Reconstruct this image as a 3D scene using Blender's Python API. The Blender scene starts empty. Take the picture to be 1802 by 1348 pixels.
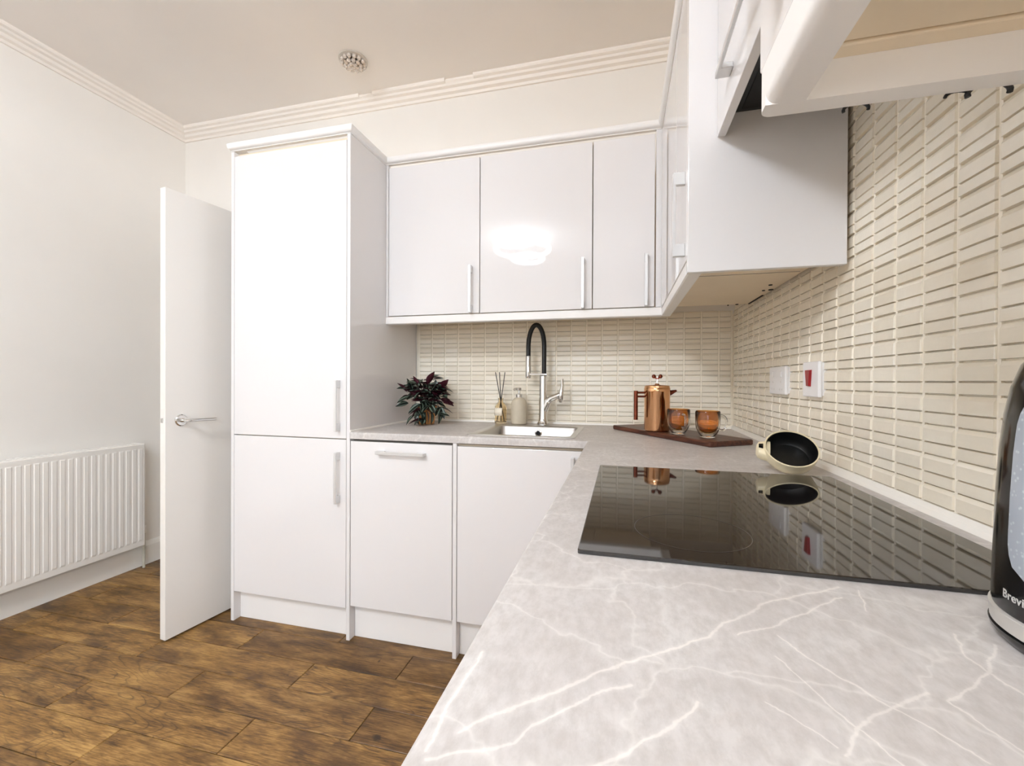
import bpy, bmesh, math, random
from mathutils import Vector, Matrix, Euler

rng = random.Random(7)
S = bpy.context.scene
COL = S.collection
PI = math.pi

# ------------------------------------------------------------------ camera
CAM = Vector((-0.5153, -2.264, 1.1335))
yaw, pit, rol = math.radians(14.3114), math.radians(-0.2392), math.radians(0.2366)
cy_, sy_ = math.cos(yaw), math.sin(yaw)
Rv, Fv, Uv = Vector((cy_, sy_, 0)), Vector((-sy_, cy_, 0)), Vector((0, 0, 1))
F2 = Fv * math.cos(pit) + Uv * math.sin(pit)
U2 = Uv * math.cos(pit) - Fv * math.sin(pit)
R3 = Rv * math.cos(rol) + U2 * math.sin(rol)
U3 = U2 * math.cos(rol) - Rv * math.sin(rol)
cd = bpy.data.cameras.new('camera')
cam = bpy.data.objects.new('camera', cd)
COL.objects.link(cam)
M = Matrix((R3, U3, -F2)).transposed().to_4x4()
M.translation = CAM
cam.matrix_world = M
cd.sensor_fit = 'HORIZONTAL'
cd.sensor_width = 36.0
cd.lens = 759.74 / 1802 * 36
cd.clip_start = 0.02
S.camera = cam

# ------------------------------------------------------------------ world, lights, exposure
S.view_settings.view_transform = 'Standard'
S.view_settings.look = 'None'
S.view_settings.gamma = 1.0
S.view_settings.use_curve_mapping = False
S.view_settings.exposure = -0.22
S.cycles.max_bounces = 14
S.cycles.diffuse_bounces = 9
S.cycles.glossy_bounces = 6
S.cycles.transmission_bounces = 12
w = bpy.data.worlds.new('world')
S.world = w
w.use_nodes = True
w.node_tree.nodes['Background'].inputs[0].default_value = (0.75, 0.87, 1.0, 1)
w.node_tree.nodes['Background'].inputs[1].default_value = 1.5
LAMP = 90.0          # strength of the glowing rings of the ceiling lamp


def daylight(loc, rot, sx, sy, watts, name):
    """daylight entering through a window opening"""
    ld = bpy.data.lights.new(name, 'AREA')
    ld.shape = 'RECTANGLE'
    ld.size, ld.size_y = sx, sy
    ld.energy = watts
    ld.color = (0.83, 0.968, 1.11)
    lo = bpy.data.objects.new(name, ld)
    COL.objects.link(lo)
    lo.location = loc
    lo.rotation_euler = rot


daylight((-1.25, -6.42, 1.62), (math.radians(90), 0, 0), 1.46, 1.26, 15.0, 'rear_window_daylight')
daylight((-0.03, -4.05, 1.62), (0, math.radians(90), 0), 1.26, 1.66, 64.0, 'side_fill_light')  # unseen side source, added to brighten the left wall and right-facing panels


# ------------------------------------------------------------------ helpers
def lin(h):
    if isinstance(h, str):
        h = h.lstrip('#')
        c = [int(h[i:i + 2], 16) / 255 for i in (0, 2, 4)]
    else:
        c = [v / 255 for v in h]
    return tuple((x / 12.92 if x <= 0.04045 else ((x + 0.055) / 1.055) ** 2.4) for x in c) + (1,)


class NT:
    def __init__(self, name):
        self.m = bpy.data.materials.new(name)
        self.m.use_nodes = True
        self.t = self.m.node_tree
        self.b = self.t.nodes['Principled BSDF']

    def n(self, typ, **kw):
        nd = self.t.nodes.new(typ)
        for k, v in kw.items():
            setattr(nd, k, v)
        return nd

    def l(self, a, b):
        self.t.links.new(a, b)

    def math(self, op, a, b=None):
        nd = self.n('ShaderNodeMath', operation=op)
        for i, v in enumerate((a, b)):
            if v is None:
                continue
            if hasattr(v, 'default_value'):
                self.l(v, nd.inputs[i])
            else:
                nd.inputs[i].default_value = v
        return nd.outputs[0]

    def vec(self, op, a, b=None, out=0):
        nd = self.n('ShaderNodeVectorMath', operation=op)
        for i, v in enumerate((a, b)):
            if v is None:
                continue
            if hasattr(v, 'default_value'):
                self.l(v, nd.inputs[i])
            else:
                nd.inputs[i].default_value = v
        return nd.outputs[out]

    def noise(self, vec, scale, detail=3, rough=.5, dist=0.0):
        nd = self.n('ShaderNodeTexNoise')
        nd.inputs['Scale'].default_value = scale
        nd.inputs['Detail'].default_value = detail
        nd.inputs['Roughness'].default_value = rough
        nd.inputs['Distortion'].default_value = dist
        if vec is not None:
            self.l(vec, nd.inputs['Vector'])
        return nd

    def ramp(self, fac, stops):
        nd = self.n('ShaderNodeValToRGB')
        e = nd.color_ramp.elements
        while len(e) < len(stops):
            e.new(0.5)
        for i, (p, c) in enumerate(stops):
            e[i].position = p
            e[i].color = c if len(c) == 4 else tuple(c) + (1,)
        self.l(fac, nd.inputs[0])
        return nd.outputs[0]

    def mix(self, fac, a, b, mode='MIX'):
        nd = self.n('ShaderNodeMix', data_type='RGBA', blend_type=mode)
        for k, v in ((0, fac), (6, a), (7, b)):
            if hasattr(v, 'default_value'):
                self.l(v, nd.inputs[k])
            else:
                nd.inputs[k].default_value = v
        return nd.outputs[2]

    def bump(self, h, strength=.1, dist=.01):
        nd = self.n('ShaderNodeBump')
        nd.inputs['Strength'].default_value = strength
        nd.inputs['Distance'].default_value = dist
        self.l(h, nd.inputs['Height'])
        self.l(nd.outputs[0], self.b.inputs['Normal'])

    def obj(self):
        return self.n('ShaderNodeTexCoord').outputs['Object']

    def rand(self):
        return self.n('ShaderNodeObjectInfo').outputs['Random']


def simple(name, color, rough=.5, metal=0.0, spec=.5, var=0.0, vs=8, bump=0.0, bs=60, bd=.002, coat=0.0):
    """plain procedural material: colour with a little noise in tone, roughness and relief"""
    k = NT(name)
    c = lin(color)
    k.b.inputs['Base Color'].default_value = c
    k.b.inputs['Roughness'].default_value = rough
    k.b.inputs['Metallic'].default_value = metal
    k.b.inputs['Specular IOR Level'].default_value = spec
    k.b.inputs['Coat Weight'].default_value = coat
    k.b.inputs['Coat Roughness'].default_value = .05
    if var or bump:
        o = k.obj()
    if var:
        nz = k.noise(o, vs, 4)
        d = tuple(max(0, x * (1 - var)) for x in c[:3]) + (1,)
        u = tuple(min(1, x * (1 + var)) for x in c[:3]) + (1,)
        k.l(k.ramp(nz.outputs[0], [(.3, d), (.7, u)]), k.b.inputs['Base Color'])
    if bump:
        nb = k.noise(o, bs, 3)
        k.bump(nb.outputs[0], bump, bd)
    return k.m


def bm_new():
    return bmesh.new()


def box(bm, x0, x1, y0, y1, z0, z1, bev=0.0, seg=1, mat=None):
    x0, x1 = min(x0, x1), max(x0, x1)
    y0, y1 = min(y0, y1), max(y0, y1)
    z0, z1 = min(z0, z1), max(z0, z1)
    g = bmesh.ops.create_cube(bm, size=1.0)
    vs = g['verts']
    for v in vs:
        v.co = Vector(((x0 + x1) / 2 + v.co.x * (x1 - x0), (y0 + y1) / 2 + v.co.y * (y1 - y0), (z0 + z1) / 2 + v.co.z * (z1 - z0)))
    if mat is not None:
        bmesh.ops.transform(bm, matrix=mat, verts=vs)
    if bev:
        es = {e for v in vs for e in v.link_edges}
        bmesh.ops.bevel(bm, geom=list(es), offset=bev, segments=seg, profile=.5, affect='EDGES')
    return bm


def lathe(bm, prof, seg=40, mat=None, cap0=True, cap1=True):
    rings = []
    for r, z in prof:
        if r < 1e-6:
            rings.append([bm.verts.new((0, 0, z))])
        else:
            rings.append([bm.verts.new((r * math.cos(2 * PI * i / seg), r * math.sin(2 * PI * i / seg), z)) for i in range(seg)])
    for a, b in zip(rings, rings[1:]):
        for i in range(seg):
            j = (i + 1) % seg
            if len(a) == 1 and len(b) == 1:
                continue
            if len(a) == 1:
                bm.faces.new((a[0], b[j], b[i]))
            elif len(b) == 1:
                bm.faces.new((a[i], a[j], b[0]))
            else:
                bm.faces.new((a[i], a[j], b[j], b[i]))
    if cap0 and len(rings[0]) > 1:
        bm.faces.new(list(reversed(rings[0])))
    if cap1 and len(rings[-1]) > 1:
        bm.faces.new(rings[-1])
    if mat is not None:
        bmesh.ops.transform(bm, matrix=mat, verts=[v for r in rings for v in r])
    return bm


def tube(bm, pts, r, seg=10, closed=False, caps=True, flat=None):
    """sweep a circle (or flattened circle) of radius r (number or list) along pts"""
    pts = [Vector(p) for p in pts]
    n = len(pts)
    rr = r if isinstance(r, (list, tuple)) else [r] * n
    rings = []
    up = None
    for i, p in enumerate(pts):
        a = pts[i - 1] if (i > 0 or closed) else p
        b = pts[(i + 1) % n] if (i < n - 1 or closed) else p
        t = (b - a).normalized()
        if up is None:
            up = Vector((0, 0, 1)) if abs(t.z) < .9 else Vector((1, 0, 0))
        u = (up - t * up.dot(t)).normalized()
        up = u
        v = t.cross(u)
        fy = flat or 1.0
        rings.append([bm.verts.new(p + (u * math.cos(2 * PI * k / seg) * fy + v * math.sin(2 * PI * k / seg)) * rr[i]) for k in range(seg)])
    rng_ = range(n) if closed else range(n - 1)
    for i in rng_:
        a, b = rings[i], rings[(i + 1) % n]
        for k in range(seg):
            m = (k + 1) % seg
            bm.faces.new((a[k], a[m], b[m], b[k]))
    if caps and not closed:
        bm.faces.new(list(reversed(rings[0])))
        bm.faces.new(rings[-1])
    return bm


def bez(p0, p1, p2, p3, n=12):
    p0, p1, p2, p3 = map(Vector, (p0, p1, p2, p3))
    return [p0 * (1 - t) ** 3 + p1 * 3 * t * (1 - t) ** 2 + p2 * 3 * t * t * (1 - t) + p3 * t ** 3 for t in [i / n for i in range(n + 1)]]


def rrect(x0, x1, y0, y1, r, z, n=6):
    out = []
    for cx, cy, a0 in ((x1 - r, y1 - r, 0), (x0 + r, y1 - r, 90), (x0 + r, y0 + r, 180), (x1 - r, y0 + r, 270)):
        for i in range(n + 1):
            a = math.radians(a0 + 90 * i / n)
            out.append(Vector((cx + r * math.cos(a), cy + r * math.sin(a), z)))
    return out


def loops(bm, ls, cap0=False, cap1=False):
    R = [[bm.verts.new(p) for p in l] for l in ls]
    n = len(R[0])
    for a, b in zip(R, R[1:]):
        for i in range(n):
            j = (i + 1) % n
            bm.faces.new((a[i], a[j], b[j], b[i]))
    if cap0:
        bm.faces.new(list(reversed(R[0])))
    if cap1:
        bm.faces.new(R[-1])
    return bm


WL = {}          # world location of the frame each object's mesh is given in


def mesh_of(name, bm, m, smooth=False, angle=35):
    bmesh.ops.recalc_face_normals(bm, faces=bm.faces[:])
    me = bpy.data.meshes.new(name)
    bm.to_mesh(me)
    bm.free()
    ms = m if isinstance(m, (list, tuple)) else [m]
    for x in ms:
        me.materials.append(x)
    if smooth:
        me.polygons.foreach_set('use_smooth', [True] * len(me.polygons))
        me.set_sharp_from_angle(angle=math.radians(angle))
    return me


def link(name, me, parent=None, local=False):
    o = bpy.data.objects.new(name, me)
    COL.objects.link(o)
    if parent is not None:
        o.parent = parent
        if not local:
            o.location = -WL.get(parent.name, Vector((0, 0, 0)))
    WL[o.name] = Vector((0, 0, 0))
    return o


def obj(name, bm, m, parent=None, smooth=False, local=False, angle=35):
    return link(name, mesh_of(name, bm, m, smooth, angle), parent, local)


def tag(o, label=None, cat=None, group=None, kind=None):
    for k, v in (('label', label), ('category', cat), ('group', group), ('kind', kind)):
        if v:
            o[k] = v
    return o


def thing(name, loc, label, cat, group=None, kind=None, rot=None):
    o = bpy.data.objects.new(name, None)
    COL.objects.link(o)
    o.empty_display_size = .05
    o.location = loc
    if rot is not None:
        o.rotation_euler = rot
    WL[o.name] = Vector(loc)
    return tag(o, label, cat, group, kind)


def dup(root, loc, label=None, rz=None):
    r = root.copy()
    COL.objects.link(r)
    r.location = loc
    if rz is not None:
        r.rotation_euler.z = rz
    if label:
        r['label'] = label
    for ch in list(root.children):
        c = ch.copy()
        COL.objects.link(c)
        c.parent = r
        for g in list(ch.children):
            d = g.copy()
            COL.objects.link(d)
            d.parent = c
    return r


# ------------------------------------------------------------------ materials
M_WALL = simple('cream_wall_paint', (240, 236, 230), .65, var=.015, vs=3, bump=.04, bs=120, bd=.001)
M_CEIL = simple('ceiling_paint', (241, 236, 231), .75, var=.015, vs=2, bump=.05, bs=90, bd=.001)
M_CORN = simple('cornice_paint', (243, 236, 228), .5, bump=.06, bs=40, bd=.002)
M_SKIRT = simple('skirting_gloss_paint', (241, 237, 230), .3)
M_GLOSS = simple('white_gloss_lacquer', (228, 225, 224), .025, spec=.45, bump=.012, bs=3, bd=.01)
M_MATTW = simple('white_satin_board', (240, 237, 234), .3, spec=.4)
M_DOOR = simple('white_door_laminate', (232, 228, 222), .28, spec=.45, bump=.01, bs=4)
M_CARC = simple('cream_carcass_board', (232, 216, 190), .45, var=.02)
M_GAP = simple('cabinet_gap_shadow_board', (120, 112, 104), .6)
M_STEEL = simple('brushed_steel', (205, 203, 200), .28, metal=1, bump=.02, bs=300)
M_HANDLE = simple('satin_nickel', (222, 221, 220), .34, metal=.55, bump=.01, bs=200)
M_CHROME = simple('chrome', (225, 224, 222), .06, metal=1)
M_BLACKR = simple('black_rubber', (16, 15, 15), .5)
M_BLACKP = simple('black_gloss_plastic', (12, 12, 13), .12, spec=.5)
M_BLACKM = simple('black_matt_metal', (10, 10, 10), .45)
M_GROUT = simple('cream_grout', (246, 238, 222), .7, var=.03, vs=60, bump=.2, bs=400, bd=.0006)
M_SEAL = simple('white_sealant', (244, 240, 232), .4)
M_WHITEP = simple('white_socket_plastic', (242, 240, 240), .25)
M_RED = simple('red_switch_rocker', (150, 22, 26), .3)
M_RAD = simple('white_radiator_enamel', (242, 238, 232), .35)
M_BRASSY = simple('aged_valve_metal', (206, 201, 186), .4, metal=.2)
M_SOAP = simple('sand_ceramic', (202, 190, 168), .5, var=.05, vs=30, bump=.05, bs=200)
M_LABEL = simple('cream_paper_label', (243, 234, 215), .7)
M_REED = simple('black_reed', (30, 22, 22), .6)
M_COPPER = simple('polished_copper_steel', (222, 170, 126), .15, metal=1, bump=.01, bs=30)
M_DCOPPER = simple('dark_copper_metal', (126, 66, 50), .2, metal=1)
M_PANC = simple('cream_enamel', (232, 218, 184), .3)
M_PANB = simple('black_nonstick', (9, 9, 9), .35, var=.3, vs=80)
M_TERRA = simple('terracotta', (214, 150, 86), .7, var=.1, vs=40)
M_SOIL = simple('potting_soil', (48, 34, 26), .9, var=.4, vs=90, bump=.5, bs=200)
M_STEM = simple('green_purple_stem', (72, 58, 40), .5, var=.2, vs=40)
M_DARKHOLE = simple('dark_recess', (14, 12, 11), .7)
M_GREYBAND = simple('brushed_silver_band', (214, 212, 208), .3, metal=.6)
M_TEXTW = simple('pale_grey_print', (176, 174, 170), .5)
M_HOODF = simple('black_filter_mesh', (14, 13, 13), .5, metal=.3)


def emit_mat(name, col, s):
    k = NT(name)
    k.b.inputs['Base Color'].default_value = col
    k.b.inputs['Emission Color'].default_value = col
    k.b.inputs['Emission Strength'].default_value = s
    return k.m


M_RING = emit_mat('glowing_lamp_diffuser', (0.92, 0.982, 1.062, 1), LAMP)


def glass_mat(name, col, rough=0.0, ior=1.45):
    k = NT(name)
    k.b.inputs['Base Color'].default_value = col
    k.b.inputs['Roughness'].default_value = rough
    k.b.inputs['IOR'].default_value = ior
    k.b.inputs['Transmission Weight'].default_value = 1.0
    return k.m


M_GLASS = glass_mat('clear_glass', (.97, .97, .96, 1))
M_AMBER = glass_mat('amber_glass', (1.0, .56, .20, 1), .02, 1.2)
M_BOTTLE = glass_mat('pale_amber_glass', (.95, .86, .70, 1), .05, 1.2)
M_PANE = glass_mat('window_glass', (1, 1, 1, 1), 0, 1.02)
M_CRYSTAL = simple('cut_crystal', (222, 212, 202), .12, metal=.45, var=.12, vs=200)


def mk_tile():
    k = NT('cream_glazed_tile')
    r = k.rand()
    c = k.ramp(r, [(0, lin((238, 229, 211))), (.5, lin((242, 234, 217))), (1, lin((246, 239, 224)))])
    o = k.obj()
    ro = k.n('ShaderNodeCombineXYZ')
    k.l(k.math('MULTIPLY', r, 37.0), ro.inputs[0])
    k.l(k.math('MULTIPLY', r, 11.0), ro.inputs[2])
    p = k.vec('ADD', o, ro.outputs[0])
    st = k.vec('MULTIPLY', p, (8, 8, 60))
    nz = k.noise(st, 3, 3)
    k.l(k.mix(k.math('MULTIPLY', nz.outputs[0], .10), c, lin((190, 172, 146))), k.b.inputs['Base Color'])
    k.b.inputs['Roughness'].default_value = .13
    k.b.inputs['Specular IOR Level'].default_value = .5
    b = k.noise(p, 38, 2)
    k.bump(b.outputs[0], .16, .006)
    return k.m


M_TILE = mk_tile()


def mk_wood(name, dark, mid, light, plank=True, sc=1.0):
    k = NT(name)
    o = k.obj()
    r = k.rand()
    cmb = k.n('ShaderNodeCombineXYZ')
    k.l(k.math('MULTIPLY', r, 53.0), cmb.inputs[0])
    k.l(k.math('MULTIPLY', r, 29.0), cmb.inputs[1])
    p = k.vec('ADD', o, cmb.outputs[0])
    ps = k.vec('MULTIPLY', p, (1.5 * sc, 11 * sc, 11 * sc))
    big = k.noise(ps, 1.0, 2, .5, .4)
    rings = k.math('FRACT', k.math('MULTIPLY', big.outputs[0], 9.0))
    rings = k.math('ABSOLUTE', k.math('SUBTRACT', rings, .5))
    fine = k.noise(k.vec('MULTIPLY', p, (6 * sc, 130 * sc, 130 * sc)), 1.0, 5, .65, .3)
    mid_n = k.noise(k.vec('MULTIPLY', p, (2.6 * sc, 22 * sc, 22 * sc)), 1.0, 4, .6, .4)
    f = k.math('ADD', k.math('MULTIPLY', rings, .42), k.math('MULTIPLY', fine.outputs[0], .72))
    f = k.math('ADD', k.math('MULTIPLY', f, .62), k.math('MULTIPLY', mid_n.outputs[0], .5))
    c = k.ramp(f, [(.33, lin(dark)), (.5, lin(mid)), (.67, lin(light))])
    if plank:
        tone = k.ramp(r, [(0, (.60, .57, .54, 1)), (.5, (.94, .92, .90, 1)), (1, (1.18, 1.16, 1.12, 1))])
        c = k.mix(1.0, c, tone, 'MULTIPLY')
        blot = k.noise(k.vec('MULTIPLY', p, (5, 10, 10)), 1.2, 3, .6)
        c = k.mix(k.ramp(blot.outputs[0], [(.58, (0, 0, 0, 1)), (.72, (.85, .85, .85, 1))]), c, lin((62, 42, 24)))
    k.l(c, k.b.inputs['Base Color'])
    k.l(k.ramp(fine.outputs[0], [(.2, (.30, .30, .30, 1)), (.8, (.46, .46, .46, 1))]), k.b.inputs['Roughness'])
    k.b.inputs['Specular IOR Level'].default_value = .4
    k.bump(f, .12, .004)
    return k.m


def mk_oak():
    k = NT('stained_oak')
    r = k.rand()
    cmb = k.n('ShaderNodeCombineXYZ')
    k.l(k.math('MULTIPLY', r, 53.0), cmb.inputs[0])
    k.l(k.math('MULTIPLY', r, 29.0), cmb.inputs[1])
    p = k.vec('ADD', k.obj(), cmb.outputs[0])

    def nz(sx, sy, detail=4, rough=.6, dist=0.0):
        return k.noise(k.vec('MULTIPLY', p, (sx, sy, sy)), 1.0, detail, rough, dist).outputs[0]
    fine = nz(16, 210, 5, .7, .2)
    midn = nz(4, 17, 4, .62, .3)
    c = k.ramp(k.math('ADD', k.math('MULTIPLY', fine, .5), k.math('MULTIPLY', midn, .5)),
               [(.39, lin((72, 49, 23))), (.50, lin((130, 96, 49))), (.61, lin((172, 136, 80)))])
    # growth ring figure, only here and there
    ph = k.math('FRACT', k.math('MULTIPLY', nz(2.0, 9, 1.5, .5, .25), 15.0))
    line = k.ramp(ph, [(0, (1, 1, 1, 1)), (.10, (.2, .2, .2, 1)), (.3, (0, 0, 0, 1)), (.9, (0, 0, 0, 1)), (1, (.8, .8, .8, 1))])
    mask = k.ramp(nz(1.6, 3.5, 1), [(.50, (0, 0, 0, 1)), (.62, (.75, .75, .75, 1))])
    c = k.mix(k.math('MULTIPLY', line, mask), c, lin((58, 38, 19)))
    # dark stain and knots
    c = k.mix(k.ramp(nz(3.5, 6, 5, .62), [(.51, (0, 0, 0, 1)), (.68, (.85, .85, .85, 1))]), c, lin((66, 43, 22)))
    c = k.mix(k.ramp(nz(11, 19, 3, .5, .5), [(.67, (0, 0, 0, 1)), (.75, (.85, .85, .85, 1))]), c, lin((48, 30, 16)))
    tone = k.ramp(r, [(0, (.62, .57, .55, 1)), (.35, (.90, .87, .85, 1)), (1, (1.12, 1.10, 1.06, 1))])
    c = k.mix(1.0, c, tone, 'MULTIPLY')
    k.l(c, k.b.inputs['Base Color'])
    k.l(k.ramp(fine, [(.2, (.34, .34, .34, 1)), (.8, (.50, .50, .50, 1))]), k.b.inputs['Roughness'])
    k.b.inputs['Specular IOR Level'].default_value = .4
    k.bump(fine, .10, .003)
    return k.m


M_OAK = mk_oak()
M_JOINT = simple('dark_floor_joint', (30, 20, 13), .8)
M_BOARD = mk_wood('dark_acacia', (30, 16, 11), (66, 36, 25), (104, 60, 42), False, 2.0)

VEINS = [
    (.0017, [(-.629, -2.024), (-.631, -1.99), (-.627, -1.954), (-.626, -1.925)]),
    (.0020, [(-.613, -2.005), (-.573, -1.966), (-.506, -1.906), (-.445, -1.858), (-.407, -1.814), (-.363, -1.77), (-.285, -1.72)]),
    (.0016, [(-.625, -2.03), (-.581, -2.008), (-.554, -1.97), (-.535, -1.952), (-.507, -1.935)]),
    (.0017, [(-.56, -2.03), (-.507, -1.992), (-.484, -1.969), (-.463, -1.941)]),
    (.0015, [(-.414, -1.844), (-.388, -1.827), (-.356, -1.8), (-.295, -1.745)]),
    (.0009, [(-.267, -1.722), (-.284, -1.77)]),
    (.0010, [(-.382, -1.836), (-.354, -1.888), (-.328, -1.919), (-.304, -1.95)]),
    (.0008, [(-.392, -1.871), (-.375, -1.918), (-.356, -1.964)]),
    (.0017, [(-.384, -1.963), (-.366, -1.939), (-.329, -1.908), (-.3, -1.889)]),
    (.0016, [(-.291, -1.895), (-.262, -1.871), (-.239, -1.847), (-.204, -1.806)]),
    (.0008, [(-.417, -1.928), (-.405, -1.939), (-.387, -1.957)]),
    (.0014, [(-.226, -1.796), (-.243, -1.832), (-.235, -1.874)]),
    (.0009, [(-.292, -1.896), (-.279, -1.936)]),
]


def mk_worktop():
    k = NT('grey_marble_laminate')
    o = k.obj()
    dn = k.noise(o, 26, 4, .6)
    off = k.vec('MULTIPLY', k.vec('SUBTRACT', dn.outputs[1], (.5, .5, .5)), (.016, .016, 0))
    p = k.vec('ADD', k.vec('MULTIPLY', o, (1, 1, 0)), off)
    best = None
    for wd, pl in VEINS:
        for a, b in zip(pl, pl[1:]):
            d = (b[0] - a[0], b[1] - a[1], 0)
            L2 = d[0] ** 2 + d[1] ** 2
            pa = k.vec('SUBTRACT', p, (a[0], a[1], 0))
            h = k.vec('DOT_PRODUCT', pa, (d[0] / L2, d[1] / L2, 0), 1)
            c = k.n('ShaderNodeClamp')
            k.l(h, c.inputs[0])
            sc = k.n('ShaderNodeVectorMath', operation='SCALE')
            sc.inputs[0].default_value = d
            k.l(c.outputs[0], sc.inputs['Scale'])
            ln = k.vec('LENGTH', k.vec('SUBTRACT', pa, sc.outputs[0]), None, 1)
            q = k.math('DIVIDE', ln, wd)
            best = q if best is None else k.math('MINIMUM', best, q)
    main = k.ramp(k.math('MULTIPLY', best, .25), [(.08, (.62, .62, .62, 1)), (.24, (.16, .16, .16, 1)), (.60, (0, 0, 0, 1))])
    # faint natural veins over the whole slab
    vo = k.n('ShaderNodeTexVoronoi', feature='DISTANCE_TO_EDGE')
    vo.inputs['Scale'].default_value = 5.5
    k.l(k.vec('ADD', k.vec('MULTIPLY', o, (1.0, 1.5, 0)), k.vec('MULTIPLY', k.noise(o, 7, 4, .6).outputs[1], (.22, .22, 0))), vo.inputs['Vector'])
    faint = k.ramp(vo.outputs[0], [(.0, (.30, .30, .30, 1)), (.02, (.06, .06, .06, 1)), (.06, (0, 0, 0, 1))])
    cl = k.noise(o, 7, 8, .68, .4)
    base = k.ramp(cl.outputs[0], [(.28, lin((188, 182, 177))), (.5, lin((200, 194, 190))), (.72, lin((212, 208, 204)))])
    sp = k.noise(k.vec('MULTIPLY', o, (1, .5, 1)), 90, 4, .7)
    base = k.mix(k.ramp(sp.outputs[0], [(.38, (.0, 0, 0, 1)), (.66, (.60, .60, .60, 1))]), base, lin((176, 169, 163)))
    c = k.mix(faint, base, lin((240, 236, 230)))
    c = k.mix(k.math('MULTIPLY', main, k.math('ADD', k.math('MULTIPLY', cl.outputs[0], 1.35), .05)), c, lin((244, 238, 231)))
    k.l(c, k.b.inputs['Base Color'])
    k.b.inputs['Roughness'].default_value = .42
    k.b.inputs['Specular IOR Level'].default_value = .35
    k.bump(sp.outputs[0], .03, .001)
    return k.m


M_TOP = mk_worktop()


def mk_hob():
    k = NT('black_ceramic_glass')
    k.b.inputs['Base Color'].default_value = (.010, .008, .008, 1)
    k.b.inputs['Roughness'].default_value = .035
    k.b.inputs['IOR'].default_value = 1.52
    k.b.inputs['Specular IOR Level'].default_value = .95
    nz = k.noise(k.obj(), 4, 2)
    k.bump(nz.outputs[0], .004, .01)
    return k.m


M_HOB = mk_hob()
M_PRINT2 = simple('light_grey_slot', (205, 202, 200), .5)
M_PRINT = simple('grey_hob_print', (70, 64, 60), .3)


def mk_leaf():
    k = NT('striped_purple_leaf')
    g = k.n('ShaderNodeTexCoord')
    xyz = k.n('ShaderNodeSeparateXYZ')
    k.l(g.outputs['Object'], xyz.inputs[0])
    a = k.math('ABSOLUTE', xyz.outputs[1])
    top = k.ramp(k.math('MULTIPLY', a, 55.0), [(.0, lin((18, 30, 20))), (.30, lin((22, 36, 24))), (.42, lin((120, 138, 122))), (.58, lin((104, 122, 106))), (.70, lin((20, 34, 22)))])
    geo = k.n('ShaderNodeNewGeometry')
    c = k.mix(geo.outputs['Backfacing'], top, lin((70, 20, 34)))
    nz = k.noise(g.outputs['Object'], 60, 3)
    c = k.mix(k.math('MULTIPLY', nz.outputs[0], .3), c, lin((40, 14, 24)))
    k.l(c, k.b.inputs['Base Color'])
    k.b.inputs['Roughness'].default_value = .38
    return k.m


M_LEAF = mk_leaf()


def mk_kettle_window():
    k = NT('frosted_water_window')
    o = k.obj()
    nz = k.noise(o, 8, 2)
    c = k.ramp(nz.outputs[0], [(.3, lin((132, 138, 148))), (.7, lin((162, 167, 174)))])
    vo = k.n('ShaderNodeTexVoronoi')
    vo.inputs['Scale'].default_value = 190
    k.l(o, vo.inputs['Vector'])
    c = k.mix(k.ramp(vo.outputs[0], [(.12, (.35, .35, .35, 1)), (.3, (0, 0, 0, 1))]), c, lin((214, 218, 222)))
    k.l(c, k.b.inputs['Base Color'])
    k.b.inputs['Roughness'].default_value = .12
    return k.m


M_KWIN = mk_kettle_window()

# ------------------------------------------------------------------ key dimensions (metres; back and right tile faces are y = 0 and x = 0)
XL = -3.364          # left wall
YR = -6.5            # rear wall, behind the camera
ZC = 2.79            # ceiling
H = 0.91             # worktop
XA, XB, XD, PT = -2.300, -1.6775, -1.1822, 0.017
YF = -0.6211         # front face of base and tall doors
YU = -0.3317         # front face of wall doors on the back wall
XU = -0.3575         # front face of wall doors on the right wall
ZT = 2.205           # top of cabinets
ZUB, ZPB = 1.4518, 1.4146
YE = -1.1017         # end panel of the right hand run
YC2 = -1.757         # far end of the near wall cabinet
XW = -0.641          # front edge of the right hand worktop
W0 = 0.008           # wall plaster behind the tile faces

# ------------------------------------------------------------------ room shell
def slab(name, kind_label, dims, m, cat):
    o = obj(name, box(bm_new(), *dims), m)
    return tag(o, kind_label, cat, None, 'structure')


floor = slab('floor', 'dark stained oak plank floor of the kitchen', (XL - .2, .2, YR - .2, 1.4, -.12, -.006), M_JOINT, 'floor')
slab('ceiling', 'plain off white painted ceiling', (XL - .2, .2, YR - .2, 1.4, ZC, ZC + .1), M_CEIL, 'ceiling')
slab('wall_left', 'plain cream wall behind the radiator', (XL - .1, XL, YR, 1.3, 0, ZC), M_WALL, 'wall')
bm = bm_new()
RWY0, RWY1, RWZ0, RWZ1 = -4.9, -3.2, .95, 2.3  # opening for the unseen side window, put in for more light from the right
box(bm, W0, .12, RWY1, W0 + .12, 0, ZC)
box(bm, W0, .12, YR, RWY0, 0, ZC)
box(bm, W0, .12, RWY0, RWY1, 0, RWZ0)
box(bm, W0, .12, RWY0, RWY1, RWZ1, ZC)
wall_right = tag(obj('wall_right', bm, M_WALL), 'right wall with cream ridged tile splashback', 'wall', None, 'structure')
added_win = thing('added_window', (W0, (RWY0 + RWY1) / 2, RWZ0), 'unseen white framed window added in the right wall to brighten the left wall', 'window', None, 'structure')
bm = bm_new()
for a, b, c, d in ((RWY0, RWY0 + .06, RWZ0, RWZ1), (RWY1 - .06, RWY1, RWZ0, RWZ1), (RWY0, RWY1, RWZ0, RWZ0 + .06), (RWY0, RWY1, RWZ1 - .06, RWZ1), (-4.08, -4.02, RWZ0, RWZ1)):
    box(bm, .05, .10, a, b, c, d, .006)
obj('window_frame', bm, M_MATTW, added_win)
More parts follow.
